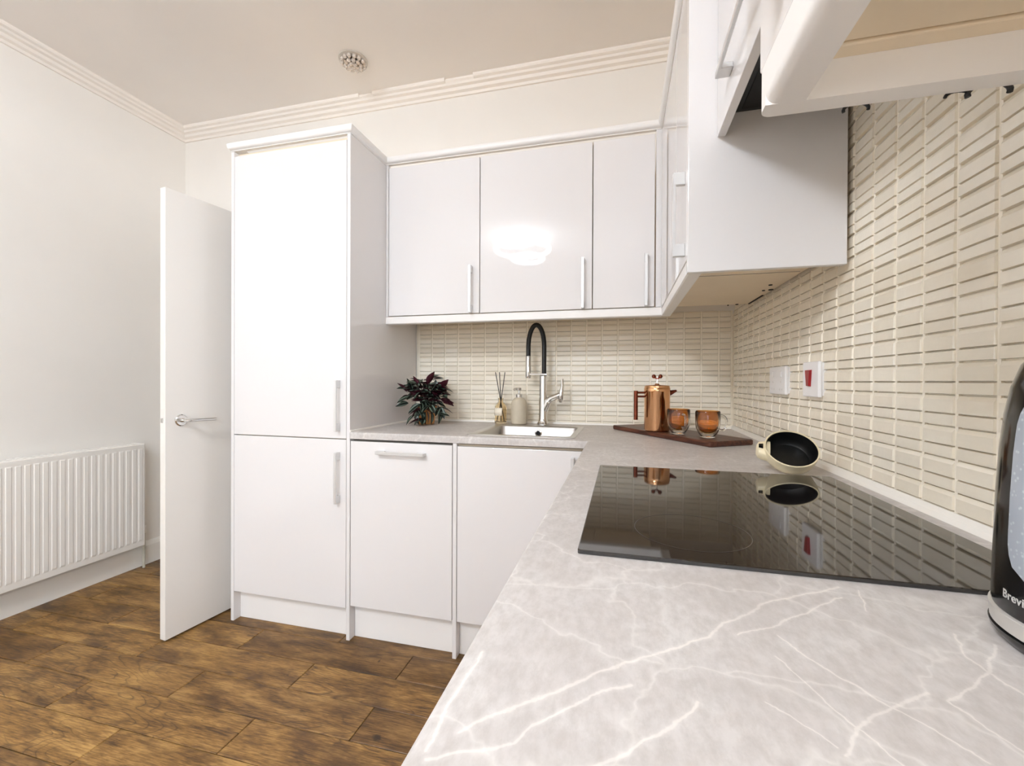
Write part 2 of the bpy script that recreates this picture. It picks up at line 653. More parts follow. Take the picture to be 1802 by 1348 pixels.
for a, b in ((RWY0 + .05, -4.07), (-4.03, RWY1 - .05)):
    obj('window_pane', box(bm_new(), .075, .08, a, b, RWZ0 + .05, RWZ1 - .05), M_PANE, added_win)
obj('window_sill', box(bm_new(), -.03, .05, RWY0 - .05, RWY1 + .05, RWZ0 - .03, RWZ0, .006), M_MATTW, added_win)

# back wall with the doorway the open door belongs to
bm = bm_new()
DX0, DX1, DZ = -3.14, -2.325, 1.985
box(bm, DX1, W0, W0, .12, 0, ZC)
box(bm, XL, DX0, W0, .12, 0, ZC)
box(bm, DX0, DX1, W0, .12, DZ, ZC)
wall_back = tag(obj('wall_back', bm, M_WALL), 'back wall with cream ridged tiles above the sink', 'wall', None, 'structure')
slab('wall_hall', 'plain cream wall of the hall beyond the doorway', (XL, -1.9, 1.2, 1.3, 0, ZC), M_WALL, 'wall')
slab('wall_hall_side', 'side wall of the hall beyond the doorway', (-2.0, -1.9, .12, 1.2, 0, ZC), M_WALL, 'wall')

# rear wall (behind the camera) with its window
WX0, WX1, WZ0, WZ1 = -2.05, -.45, .92, 2.32
bm = bm_new()
box(bm, XL, WX0, YR - .12, YR, 0, ZC)
box(bm, WX1, W0, YR - .12, YR, 0, ZC)
box(bm, WX0, WX1, YR - .12, YR, 0, WZ0)
box(bm, WX0, WX1, YR - .12, YR, WZ1, ZC)
tag(obj('wall_rear', bm, M_WALL), 'cream rear wall behind the viewer with a window', 'wall', None, 'structure')
win = thing('window_1', ((WX0 + WX1) / 2, YR, WZ0), 'white framed window in the rear wall', 'window', None, 'structure')
bm = bm_new()
for a, b, c, d in ((WX0, WX0 + .06, WZ0, WZ1), (WX1 - .06, WX1, WZ0, WZ1), (WX0, WX1, WZ0, WZ0 + .06), (WX0, WX1, WZ1 - .06, WZ1), (-1.28, -1.22, WZ0, WZ1)):
    box(bm, a, b, YR - .08, YR - .03, c, d, .006)
obj('window_frame', bm, M_MATTW, win)
for a, b in ((WX0 + .05, -1.27), (-1.23, WX1 - .05)):
    obj('window_pane', box(bm_new(), a, b, YR - .06, YR - .055, WZ0 + .05, WZ1 - .05), M_PANE, win)
obj('window_sill', box(bm_new(), WX0 - .05, WX1 + .05, YR - .02, YR + .03, WZ0 - .03, WZ0, .006), M_MATTW, win)

# floor planks: rows .1445 deep, boards .74 long, laid half bonded
pl_meshes = {}


def plank_mesh(L):
    key = round(L, 3)
    if key not in pl_meshes:
        pl_meshes[key] = mesh_of('plank', box(bm_new(), 0.0011, L - .0011, .0011, .1434, -.012, 0, .0018), M_OAK)
    return pl_meshes[key]


row_y = -.788
PW, PLN = .1445, .742
for r in range(-6, 40):
    y1 = row_y - r * PW            # far edge of row r
    y0 = y1 - PW
    shift = (-1.702 if r % 2 == 0 else -2.085) + rng.uniform(-.03, .03) * (0 if -1 <= r <= 4 else 1)
    x = shift - PLN * 3
    while x < -.0:
        a, b = max(x, XL), min(x + PLN, 0)
        if b - a > .02:
            o = link('plank', plank_mesh(b - a), floor)
            o.location = (a, y0, 0)
        x += PLN

# skirting boards
bm = bm_new()
loops(bm, [[Vector((x, y, z)) for x, z in ((XL, 0), (XL + .022, 0), (XL + .022, .112), (XL + .014, .128), (XL + .006, .137), (XL, .137))] for y in (YR, W0)], True, True)
tag(obj('baseboard_left', bm, M_SKIRT), 'white moulded skirting board under the radiator', 'skirting board', None, 'structure')
bm = bm_new()
box(bm, XL, DX0 - .09, -.015, W0, 0, .137, .004)
tag(obj('baseboard_back', bm, M_SKIRT), 'short white skirting board left of the doorway', 'skirting board', None, 'structure')

# plaster cornice
PROF = [(0, 2.722), (.010, 2.722), (.013, 2.736), (.028, 2.742), (.034, 2.756), (.050, 2.760), (.056, 2.771), (.0, 2.776)]
LIP = [(.0, 2.770), (.058, 2.770), (.070, 2.774), (.075, 2.781), (.074, 2.7905), (0, 2.7905)]


def cornice(bm, prof, a, b, wall):
    ls = []
    for t, mit in ((a[0], a[1]), (b[0], b[1])):
        l = []
        for d, z in prof:
            if wall == 'back':
                l.append(Vector((t + mit * d, W0 - d, z)))
            else:
                l.append(Vector((XL + d, t + mit * d, z)))
        ls.append(l)
    loops(bm, ls, True, True)


bm = bm_new()
cornice(bm, PROF, (XL, 1), (W0, 0), 'back')
tr = tag(obj('trim_1', bm, M_CORN), 'white plaster cornice along the back wall', 'cornice', None, 'structure')
for a, b in (((XL, 1), (-2.0, 0)), ((-1.91, 0), (-1.465, 0)), ((-1.30, 0), (W0, 0))):
    bm = bm_new()
    cornice(bm, LIP, a, b, 'back')
    obj('lip', bm, M_CORN, tr)
bm = bm_new()      # worn, overpainted stretches of the lip
LIP2 = [(0, 2.770), (.056, 2.770), (.064, 2.777), (.060, 2.7905), (0, 2.7905)]
cornice(bm, LIP2, (-2.0, 0), (-1.91, 0), 'back')
cornice(bm, LIP2, (-1.465, 0), (-1.30, 0), 'back')
obj('worn_lip', bm, M_CORN, tr)
bm = bm_new()
cornice(bm, PROF, (W0, -1), (YR, 0), 'left')
tr = tag(obj('trim_2', bm, M_CORN), 'white plaster cornice along the left wall', 'cornice', None, 'structure')
bm = bm_new()
cornice(bm, LIP, (W0, -1), (YR, 0), 'left')
obj('lip', bm, M_CORN, tr)

# ------------------------------------------------------------------ wall tiles
ROW, COLP, Z0T = .0519, .0788, .906


def tile_mesh(wd, name='tile'):
    """one ridged tile: a tall band over a shallow band, both with sloping glazed edges"""
    bm = bm_new()
    g = .0034

    def band(z0, z1, t_in, b_in, d):
        l0 = [(g, 0, z0), (wd - g, 0, z0), (wd - g, 0, z1), (g, 0, z1)]
        l1 = [(g, -d * .62, z0 + .0003), (wd - g, -d * .62, z0 + .0003), (wd - g, -d * .40, z1 - .0003), (g, -d * .40, z1 - .0003)]
        l2 = [(g + .0012, -d, z0 + b_in), (wd - g - .0012, -d, z0 + b_in), (wd - g - .0012, -d * .92, z1 - t_in), (g + .0012, -d * .92, z1 - t_in)]
        loops(bm, [[Vector(p) for p in l] for l in (l0, l1, l2)], False, True)
    band(.0020, .0213, .0014, .0006, .0078)
    band(.0226, ROW - .0004, .0072, .0006, .0078)
    return mesh_of(name, bm, M_TILE)


TM = tile_mesh(COLP)


def grout_panel(dims, parent):
    return obj('grout', box(bm_new(), *dims), M_GROUT, parent)


def put_tile(me, parent, loc, rz):
    o = link('tile', me, parent, True)
    o.location = loc
    o.rotation_euler = (math.radians(rng.uniform(-.35, .35)), 0, rz + math.radians(rng.uniform(-.45, .45)))
    return o


# back wall: grout lines at x = -.064 - n * COLP
grout_panel((XB + PT, W0, W0 - .0015, W0 + .002, .88, 1.46), wall_back)
TME = tile_mesh(.056)
for r in range(11):
    z = Z0T + r * ROW
    put_tile(TME, wall_back, (-.064, W0 - .002, z), 0)
    for c in range(20):
        put_tile(TM, wall_back, (-.064 - (c + 1) * COLP, W0 - .002, z), 0)
for c in range(-1, 21):
    x = -.064 - c * COLP if c >= 0 else -.008
    obj('grout_joint', box(bm_new(), x - .0034, x + .0034, W0 - .0062, W0, H, 1.4765), M_GROUT, wall_back)
for c in range(0, 34):
    y = -.004 - c * COLP
    obj('grout_joint', box(bm_new(), W0 - .0062, W0, y - .0034, y + .0034, H, 1.4765 if (y > YE or y < -1.82) else 1.788), M_GROUT, wall_right)
# right wall
grout_panel((W0 - .0015, W0 + .002, -2.75, W0, .88, 1.7885), wall_right)
for c in range(21):
    y = -.004 - c * COLP
    for r in range(11 if y - COLP > YE - .005 else 17):
        put_tile(TM, wall_right, (W0 - .002, y, Z0T + r * ROW), -PI / 2)
bm = bm_new()         # the tiles behind the kettle and beyond the frame, joined
for c in range(21, 34):
    for r in range(11 if c >= 23 else 17):
        bm2 = bmesh.new()
        bm2.from_mesh(TM)
        bmesh.ops.transform(bm2, matrix=Matrix.Translation((W0 - .002, -.004 - c * COLP, Z0T + r * ROW)) @ Matrix.Rotation(-PI / 2, 4, 'Z'), verts=bm2.verts[:])
        tmp = bpy.data.meshes.new('tmp')
        bm2.to_mesh(tmp)
        bm2.free()
        bm.from_mesh(tmp)
        bpy.data.meshes.remove(tmp)
tag(obj('tile_field', bm, M_TILE, wall_right), kind='stuff')

# white sealant fillets where worktop meets wall
bm = bm_new()
loops(bm, [[Vector((x, y, z)) for x, z in ((W0, H), (-.012, H), (-.0085, H + .009), (-.002, H + .0165), (W0, H + .017))] for y in (W0, -2.7)], True, True)
tag(obj('trim_3', bm, M_SEAL), 'white sealant bead between worktop and right wall tiles', 'sealant', None, 'structure')
bm = bm_new()
loops(bm, [[Vector((x, y, z)) for y, z in ((W0, H), (-.009, H), (-.006, H + .008), (W0, H + .011))] for x in (XB + PT, W0)], True, True)
tag(obj('trim_4', bm, M_SEAL), 'white sealant bead between worktop and back wall tiles', 'sealant', None, 'structure')
bm = bm_new()
loops(bm, [[Vector((XB + PT + d, y, z)) for d, z in ((0, H), (.006, H), (.004, H + .006), (0, H + .008))] for y in (W0, YF)], True, True)
tag(obj('trim_5', bm, M_SEAL), 'white sealant bead between worktop and tall cabinet', 'sealant', None, 'structure')


# ------------------------------------------------------------------ handles
def handle_bm(L=.222, wd=.013, stand=.030, foot=.034):
    """bow handle: two block feet and a thin flat bar; along local z, standing out along -y"""
    bm = bm_new()
    for s in (-1, 1):
        z = s * (L / 2 - foot / 2)
        box(bm, -wd / 2, wd / 2, -stand, 0, z - foot / 2, z + foot / 2, .0015)
    box(bm, -wd / 2, wd / 2, -stand, -stand + .007, -L / 2 + foot - .002, L / 2 - foot + .002, .001)
    return bm


HM = mesh_of('handle', handle_bm(), M_HANDLE)


def handle(parent, loc, rot=(0, 0, 0), L=None):
    me = HM if L is None else mesh_of('handle', handle_bm(L), M_HANDLE)
    o = link('handle', me, parent, True)
    o.location = Vector(loc)
    o.rotation_euler = rot
    return o


def dbox(*d, bev=.0016):
    return box(bm_new(), *d, bev, 2)


# ------------------------------------------------------------------ tall cabinet
tall = thing('tall_cabinet', ((XA + XB) / 2, -.31, 0), 'tall white gloss cabinet with two stacked doors beside the open door', 'cabinet')
obj('side_panel', dbox(XA, XA + PT, YF, -.002, 0, ZT), M_GLOSS, tall)
obj('side_panel', dbox(XB, XB + PT, YF, -.002, 0, ZT), M_GLOSS, tall)
obj('carcass', box(bm_new(), XA + PT, XB, YF + .024, -.004, .14, ZT - .004), M_CARC, tall)
d = obj('door', dbox(XA + PT + .002, XB - .002, YF, YF + .02, .8795, 2.181), M_GLOSS, tall)
handle(d, (-1.715, YF, 1.024))
d = obj('door', dbox(XA + PT + .002, XB - .002, YF, YF + .02, .1396, .8755), M_GLOSS, tall)
handle(d, (-1.715, YF, .710))
obj('plinth', dbox(XA + PT, XB, -.583, -.567, 0, .148), M_MATTW, tall)

# ------------------------------------------------------------------ base cabinets on the back wall
dw = thing('base_cabinet', ((XB + XD) / 2, -.31, 0), 'narrow white base cabinet with a horizontal handle, between the tall cabinet and the sink cabinet', 'cabinet')
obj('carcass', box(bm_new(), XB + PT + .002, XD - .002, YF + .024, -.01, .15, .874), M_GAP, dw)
d = obj('door', dbox(XB + PT + .004, XD - .003, YF, YF + .02, .1532, .8705), M_GLOSS, dw)
handle(d, (-1.411, YF, .829), (0, PI / 2, 0))
obj('plinth', dbox(XB + PT + .001, XD - .001, -.583, -.567, 0, .152), M_MATTW, dw)
sk = thing('base_cabinet', ((XD + XW) / 2, -.31, 0), 'white base cabinet under the sink in the corner', 'cabinet')
obj('side_panel', dbox(XD, XD + PT, YF, -.01, 0, .881), M_GLOSS, sk)
obj('base_board', box(bm_new(), XD + PT, -.62, YF + .024, -.01, .15, .168), M_CARC, sk)
obj('front_rail', box(bm_new(), XD + PT, -.62, YF + .024, YF + .042, .80, .874), M_CARC, sk)
d = obj('door', dbox(XD + PT + .003, -.645, YF, YF + .02, .1532, .868), M_GLOSS, sk)
handle(d, (-.694, YF, .735))
obj('plinth', dbox(XD + PT, -.645, -.583, -.567, 0, .152), M_MATTW, sk)
# run under the hob (seen only from the side)
rb = thing('base_cabinet', (-.3, -1.65, 0), 'white base cabinets below the worktop that carries the hob', 'cabinet')
obj('carcass', box(bm_new(), -.585, -.01, -2.6, -.63, .15, .874), M_CARC, rb)
for i, (a, b) in enumerate(((-.645, -1.07), (-1.075, -1.68), (-1.685, -2.14), (-2.145, -2.6))):
    d = obj('door', dbox(-.607, -.588, b, a, .1532, .868), M_GLOSS, rb)
    handle(d, (-.607, (a + b) / 2, .82), (0, PI / 2, -PI / 2))
obj('plinth', dbox(-.565, -.549, -2.6, -.584, 0, .152), M_MATTW, rb)

# ------------------------------------------------------------------ worktop (L shaped, with the sink cut-out)
SX0, SX1, SY0, SY1 = -1.143, -.693, -.574, -.128
bm = bm_new()
xs = [XB + PT + .0005, SX0 + .012, SX1 - .012, XW, -.0005]
ys = [-2.62, YF - .004, SY0 + .012, SY1 - .012, -.0005]
TH = .029
for zz in (H, H - TH):
    V = {}
    for i, x in enumerate(xs):
        for j, y in enumerate(ys):
            V[i, j] = bm.verts.new((x, y, zz))
    for i in range(4):
        for j in range(4):
            if j == 0 and i < 3:
                continue
            if i == 1 and j == 2:
                continue
            bm.faces.new((V[i, j], V[i + 1, j], V[i + 1, j + 1], V[i, j + 1]))
bm.edges.ensure_lookup_table()
bm.verts.ensure_lookup_table()
nv = len(bm.verts) // 2
for v in [v for v in bm.verts if not v.link_faces]:
    pass
top_e = [e for e in bm.edges if e.is_boundary and abs(e.verts[0].co.z - H) < 1e-5]
vm = {}
for v in bm.verts:
    vm[(round(v.co.x, 4), round(v.co.y, 4), round(v.co.z, 4))] = v
for e in top_e:
    a, b = e.verts
    a2 = vm[(round(a.co.x, 4), round(a.co.y, 4), round(H - TH, 4))]
    b2 = vm[(round(b.co.x, 4), round(b.co.y, 4), round(H - TH, 4))]
    bm.faces.new((a, b, b2, a2))
for v in [v for v in bm.verts if not v.link_faces]:
    bm.verts.remove(v)
bmesh.ops.recalc_face_normals(bm, faces=bm.faces[:])
front = [e for e in bm.edges if all(abs(v.co.z - H) < 1e-4 for v in e.verts) and len(e.link_faces) == 2 and e.calc_face_angle(0) > 1
         and (all(abs(v.co.y - ys[1]) < 1e-4 for v in e.verts) or all(abs(v.co.x - XW) < 1e-4 for v in e.verts))]
bmesh.ops.bevel(bm, geom=front, offset=.006, segments=3, profile=.5, affect='EDGES')
wt = tag(obj('worktop', bm, M_TOP, None, True, angle=40), 'L shaped pale grey marble effect worktop with white veins', 'worktop')

# ------------------------------------------------------------------ wall cabinets
CG = 'white gloss wall cabinets along the back wall'
X1, X2, X3, XI = -1.1673, -.6444, -.3822, -.340


def back_unit(x0, x1, label, hx, left_panel=False):
    t = thing('wall_cabinet', ((x0 + x1) / 2, -.16, ZUB), label, 'cabinet', CG)
    obj('carcass', box(bm_new(), x0 + .001, x1 - .001, YU + .024, -.009, ZUB + .002, ZT - .005), M_CARC, t)
    dx0 = x0 + (.016 if left_panel else .002)
    d = obj('door', dbox(dx0, x1 - .002, YU, YU + .02, ZUB + .003, 2.189), M_GLOSS, t)
    handle(d, (hx, YU, 1.566))
    if left_panel:
        obj('side_panel', dbox(x0, x0 + .013, YU, YU + .02, ZUB, ZT), M_GLOSS, t)
    return t


back_unit(XB + PT + .001, X1, 'white gloss wall cabinet above the potted plant, next to the tall cabinet', -1.209, True)
back_unit(X1, X2, 'widest white gloss wall cabinet, above the tap, reflecting the lamp', -.685)
t = back_unit(X2, X3, 'narrow white gloss wall cabinet above the coffee press', -.419)
obj('corner_post', dbox(X3 + .003, XI, YU, YU + .02, ZUB, ZT), M_GLOSS, t)

YS = -.852
t = thing('wall_cabinet', (-.18, -.72, ZUB), 'white corner wall cabinet on the tiled right wall with a blank end panel', 'cabinet')
obj('carcass', box(bm_new(), XU + .024, -.011, YE + .019, YU + .022, ZUB + .002, ZT - .005), M_CARC, t)
obj('underside_joint', box(bm_new(), XU + .03, -.02, YS - .001, YS + .001, ZUB + .0012, ZUB + .003), M_GAP, t)
d = obj('door', dbox(XU, XU + .02, YS + .0015, YU - .004, ZUB - .006, 2.189), M_GLOSS, t)
d = obj('door', dbox(XU, XU + .02, YE + .019, YS - .0015, ZUB - .006, 2.189), M_GLOSS, t)
handle(d, (XU, YE + .055, 1.575), (0, 0, -PI / 2))
obj('end_panel', dbox(XU, -.011, YE, YE + .018, 1.4085, ZT), M_GLOSS, t)
for nm, px, py, r in (('screw_hole', -.060, -.315, .006), ('screw_hole', -.090, -.30, .003), ('screw_hole', -.040, -.59, .005), ('screw_hole', -.045, -.68, .006), ('screw_hole', -.02, -.60, .008)):
    obj(nm, lathe(bm_new(), [(r, ZUB - .0005), (r, ZUB + .003)], 12, Matrix.Translation((px, py, 0))), M_DARKHOLE, t)
obj('cable_slot', box(bm_new(), -.020, -.014, -.50, -.32, ZUB - .0005, ZUB + .003), M_DARKHOLE, t)

# hood cabinet, hood, near wall cabinet
XH = -.291
t = thing('wall_cabinet', (-.15, -1.43, 1.79), 'shallow white cabinet over the hood with a horizontal bar handle', 'cabinet')
obj('carcass', box(bm_new(), XH + .022, -.011, YC2 + .002, YE - .002, 1.86, ZT - .005), M_CARC, t)
d = obj('door', dbox(XH, XH + .019, YC2 + .004, YE - .003, 1.737, 2.19), M_GLOSS, t)
handle(d, (XH, -1.385, 1.806), (0, PI / 2, -PI / 2), .31)
hd = thing('extractor_hood', (-.14, -1.43, 1.78), 'black extractor hood tucked under the wall cabinet above the hob', 'hood')
obj('body', box(bm_new(), XH + .024, -.0115, YC2 + .004, YE - .004, 1.7895, 1.858, .004), M_BLACKM, hd)
for i in range(2):
    y = YE - .02 - i * .315
    obj('filter', box(bm_new(), XH + .05, -.03, y - .29, y, 1.7875, 1.7905, .001), M_HOODF, hd)

XN = -.377
YN1 = -2.66
t = thing('wall_cabinet', (-.19, -2.2, 1.45), 'nearest white wall cabinet, seen from underneath, with rounded light rail', 'cabinet')
obj('side_panel', dbox(XN + .022, -.011, YC2 - .039, YC2 - .021, 1.448, ZT), M_CARC, t)
obj('bottom_board', dbox(XN + .04, -.011, YN1, YC2 - .0405, 1.4505, 1.468), M_CARC, t)
obj('carcass', box(bm_new(), XN + .024, -.012, YN1, YC2 - .041, 1.47, ZT - .005), M_CARC, t)
obj('front_board', dbox(XN + .04, XN + .051, YN1, YC2 - .041, 1.443, 1.452), M_CARC, t)
d = obj('door', dbox(XN, XN + .02, YN1, YC2 - .003, 1.456, 2.19), M_GLOSS, t)
handle(d, (XN, -1.84, 1.60), (0, 0, -PI / 2))
obj('end_panel', dbox(XN + .004, -.0115, YC2 - .02, YC2, 1.456, ZT), M_GLOSS, t)
# rounded light rail: front length and return at the far end
bm = bm_new()
pr_ = []
for i in range(7):
    a = math.radians(180 + 90 * i / 6)
    pr_.append((XN + .012 + .012 * math.cos(a), 1.424 + .012 * math.sin(a)))
pr_ += [(XN + .036, 1.412), (XN + .036, 1.456), (XN, 1.456)]
loops(bm, [[Vector((x, y, z)) for x, z in pr_] for y in (YN1, YC2 - .022)], True, True)
obj('light_rail', bm, M_MATTW, t, True)
bm = bm_new()
ring0 = []
for i in range(7):
    a = math.radians(180 - 90 * i / 6)
    ring0.append((XN + .011 + .011 * math.cos(a), YC2 - .011 + .011 * math.sin(a)))
ring0 += [(-.0115, YC2), (-.0115, YC2 - .022), (XN, YC2 - .022)]
loops(bm, [[Vector((x, y, z)) for x, y in ring0] for z in (1.412, 1.4555)], True, True)
obj('light_rail', bm, M_MATTW, t, True)
obj('screw_cap', box(bm_new(), XN + .049, XN + .053, -1.885, -1.868, 1.4395, 1.4455, .001), M_DARKHOLE, t)
# black cable clips under the rail
for i, (x, lab) in enumerate(((-.288, 'small black cable clip under the rail, beside the far cabinet end panel'), (-.180, 'larger black cable clip under the rail, toward the tiled wall'))):
    bm = bm_new()
    s = 1.0 if i == 0 else 1.5
    pts = [(x + .011 * s * math.cos(a), YC2 + .0022, 1.4095 + .0062 * s * math.sin(a)) for a in [math.radians(-15 + 210 * j / 12) for j in range(13)]]
    tube(bm, pts, .0016 * s, 8)
    if i == 1:
        pts = [(x - .024 + .010 * math.cos(a), YC2 + .0022, 1.4095 + .005 * math.sin(a)) for a in [math.radians(30 + 150 * j / 8) for j in range(9)]]
        tube(bm, pts, .0016, 8)
    o = obj('cable_clip', bm, M_BLACKR)
    tag(o, lab, 'clip')

# ------------------------------------------------------------------ cornice moulding on top of the cabinets and light rail under them
MP = [(0, 0), (.0, .003), (.006, .006), (.012, .016), (.014, .030), (.012, .034), (-.05, .034), (-.05, 0)]   # (overhang, height)


def run(bm, path, prof, z):
    """sweep an (overhang, height) profile along a right-angled floor path; overhang goes to the right of travel"""
    P = [Vector((x, y, 0)) for x, y in path]
    ls = []
    for i, p in enumerate(P):
        n = []
        if i > 0:
            t = (P[i] - P[i - 1]).normalized()
            n.append(Vector((t.y, -t.x, 0)))
        if i < len(P) - 1:
            t = (P[i + 1] - P[i]).normalized()
            n.append(Vector((t.y, -t.x, 0)))
        off = n[0] if len(n) == 1 else (n[0] + n[1] if n[0].dot(n[1]) < .5 else n[0])
        ls.append([p + off * o + Vector((0, 0, z + h)) for o, h in prof])
    loops(bm, ls, True, True)
    return bm


bm = run(bm_new(), [(XA, W0 - .01), (XA, YF), (XB + PT, YF), (XB + PT, YU), (XU - .0, YU), (XU, YE), (XU, YN1)], MP[:6] + [(-.016, .034), (-.016, 0)], ZT + .001)
cm = tag(obj('cornice_moulding', bm, M_MATTW, None, True, angle=50), 'white moulding along the tops of the tall and wall cabinets', 'moulding')
PP = [(-.034, .0), (-.004, 0), (0, .003), (0, .034), (-.002, .0365), (-.034, .0365)]
bm = run(bm_new(), [(XB + PT + .0005, YU + .002), (XI - .004, YU + .002), (XU + .004, YU - .01), (XU + .004, YE + .020)], PP, ZPB)
bm.free()
bm = bm_new()
loops(bm, [[Vector((x, YU + .002 - o, ZPB + h)) for o, h in PP] for x in (XB + PT + .0005, XU + .006)], True, True)
lr = tag(obj('light_rail', bm, M_MATTW, None), 'white light rail under the back wall cabinets', 'light rail')
bm = bm_new()
loops(bm, [[Vector((XU + .003 - o, y, ZPB - .004 + h)) for o, h in PP] for y in (YU + .001, YE + .020)], True, True)
lr2 = tag(obj('light_rail', bm, M_MATTW, None), 'white light rail under the corner cabinet on the right wall', 'light rail')

# ------------------------------------------------------------------ open door
door = thing('door_1', (-2.312, -.004, 0), 'white flush door standing open in front of the left wall', 'door', None, 'structure', rot=(0, 0, math.radians(-7.2)))
# local frame: hinge at origin, leaf runs along -y, visible face at x = 0 side facing +x
LW, LT = .838, .035
obj('leaf', box(bm_new(), -LT, 0, -LW, -.004, .008, 1.962, .002, 2), M_DOOR, door, local=True)
fr = None
bm = bm_new()
rose = Matrix.Translation((0, -LW + .062, .955)) @ Matrix.Rotation(PI / 2, 4, 'Y')
lathe(bm, [(.026, 0), (.026, .005), (.022, .009), (.010, .010)], 28, rose)
tube(bm, [(0.008, -LW + .062, .955), (.045, -LW + .062, .955)], .009, 12)
hnd = obj('door_handle', bm, M_CHROME, door, True, True)
bm = bm_new()
tube(bm, bez((.045, -LW + .058, .955), (.056, -LW + .062, .955), (.056, -LW + .08, .955), (.054, -LW + .11, .9545), 8) + [Vector((.052, -LW + .18, .953))], [.010] * 4 + [.0095] * 6, 10, flat=.75)
obj('lever', bm, M_CHROME, hnd, True, True)
bm = bm_new()
box(bm, -LT / 2 - .011, -LT / 2 + .011, -LW - .001, -LW + .002, .90, 1.01, .001)
lp = obj('latch_plate', bm, M_DOOR, door, local=True)
obj('latch', box(bm_new(), -LT / 2 - .006, -LT / 2 + .006, -LW - .005, -LW, .948, .968, .002), M_STEEL, lp, local=True)
for z in (.2, 1.7):
    obj('hinge', lathe(bm_new(), [(.006, z), (.006, z + .09)], 10, Matrix.Translation((.003, -.002, 0))), M_STEEL, door, True, True)
bm = bm_new()
for a, b, c, dd in ((DX0 - .07, DX0, 0, DZ + .07), (DX1 - .004, DX1 + .012, 0, DZ), (DX0, DX1 + .012, DZ, DZ + .07)):
    box(bm, a, b, -.012, W0, c, dd, .003)
box(bm, DX0, DX0 + .02, W0, .12, 0, DZ)
box(bm, DX0, DX1, W0, .12, DZ - .02, DZ)
tag(obj('trim_6', bm, M_SKIRT), 'white architrave around the doorway behind the open door', 'architrave', None, 'structure')

# ------------------------------------------------------------------ radiator
RX, RY1, RY0, RZ0, RZ1 = -3.264, -.312, -1.512, .147, .752
rad = thing('radiator', (XL + .06, -.9, RZ0), 'white ribbed panel radiator on the left wall', 'radiator')
bm = bm_new()
box(bm, RX - .014, RX - .004, RY0, RY1, RZ0, RZ1, .004, 2)
pitch = .0333
n = int((RY1 - RY0 - .03) / pitch)
for i in range(n + 1):
    y = RY1 - .026 - i * pitch
    # raised rib between two flutes, with sloped ends
    l0 = [(RX - .0045, y - .0125, RZ0 + .030), (RX - .0045, y + .0125, RZ0 + .030), (RX - .0045, y + .0125, RZ1 - .026), (RX - .0045, y - .0125, RZ1 - .026)]
    l1 = [(RX - .0015, y - .0085, RZ0 + .040), (RX - .0015, y + .0085, RZ0 + .040), (RX - .0015, y + .0085, RZ1 - .031), (RX - .0015, y - .0085, RZ1 - .031)]
    loops(bm, [[Vector(p) for p in l] for l in (l0, l1)], False, True)
obj('front_panel', bm, M_RAD, rad)
bm = bm_new()
box(bm, XL + .012, RX - .012, RY0 + .004, RY0 + .010, RZ0 + .03, RZ1 + .002, .002)
obj('side_cover', bm, M_RAD, rad)
bm = bm_new()
box(bm, XL + .012, RX - .012, RY1 - .010, RY1 - .004, RZ0 + .03, RZ1 + .002, .002)
obj('side_cover', bm, M_RAD, rad)
bm = bm_new()
box(bm, XL + .012, XL + .018, RY0, RY1, RZ1 - .02, RZ1 + .003)
box(bm, RX - .016, RX - .010, RY0, RY1, RZ1 - .02, RZ1 + .003)
for i in range(40):
    y = RY0 + .02 + i * (RY1 - RY0 - .04) / 39
    box(bm, XL + .016, RX - .012, y - .006, y + .006, RZ1 - .004, RZ1 + .001)
obj('top_grille', bm, M_RAD, rad)
bm = bm_new()
box(bm, XL + .0015, XL + .013, -.6, -.57, RZ0 + .05, RZ1 - .05)
obj('wall_bracket', bm, M_RAD, rad)
bm = bm_new()
box(bm, XL + .0015, XL + .013, -1.3, -1.27, RZ0 + .05, RZ1 - .05)
obj('wall_bracket', bm, M_RAD, rad)
bm = bm_new()
vx = XL + .055
tube(bm, [(vx, RY1 - .02, RZ0 + .028), (vx, RY1 + .022, RZ0 + .028)], .009, 10)
tube(bm, [(vx, RY1 + .022, 0), (vx, RY1 + .022, RZ0 + .07)], .0075, 10)
vl = obj('valve', bm, M_BRASSY, rad, True)
bm = bm_new()
lathe(bm, [(.010, RZ0 + .062), (.014, RZ0 + .066), (.013, RZ0 + .100), (.009, RZ0 + .106)], 16, Matrix.Translation((vx, RY1 + .022, 0)))
obj('valve_cap', bm, M_RAD, vl, True)

# ------------------------------------------------------------------ ceiling lights
lt = thing('ceiling_light', (-1.87, -.30, ZC), 'small cut crystal ceiling light with dark gaps near the back cornice', 'ceiling light')
bm = bm_new()
lathe(bm, [(.072, ZC), (.072, ZC - .006), (.066, ZC - .010), (.05, ZC - .010)], 36, Matrix.Translation((-1.87, -.30, 0)))
obj('rim', bm, simple('silver_grey_rim', (198, 190, 180), .35, metal=.3), lt, True)
for k_, (rr, nn, z0) in enumerate(((.054, 14, -.016), (.036, 10, -.026), (.018, 6, -.033), (0, 1, -.037))):
    for j in range(nn):
        a = 2 * PI * j / nn + k_ * .3
        bm = bm_new()
        bmesh.ops.create_icosphere(bm, subdivisions=1, radius=.0125)
        bmesh.ops.transform(bm, matrix=Matrix.Translation((-1.87 + rr * math.cos(a), -.30 + rr * math.sin(a), ZC + z0)) @ Matrix.Rotation(rng.uniform(0, 3), 4, 'X'), verts=bm.verts[:])
        o = obj('crystal', bm, M_CRYSTAL, lt)
bm = bm_new()
lathe(bm, [(.050, ZC - .008), (.046, ZC - .014), (.02, ZC - .022), (0, ZC - .024)], 24, Matrix.Translation((-1.87, -.30, 0)), cap0=False)
obj('lamp_holder', bm, simple('dark_bronze_holder', (92, 80, 66), .3, metal=.8), lt, True)

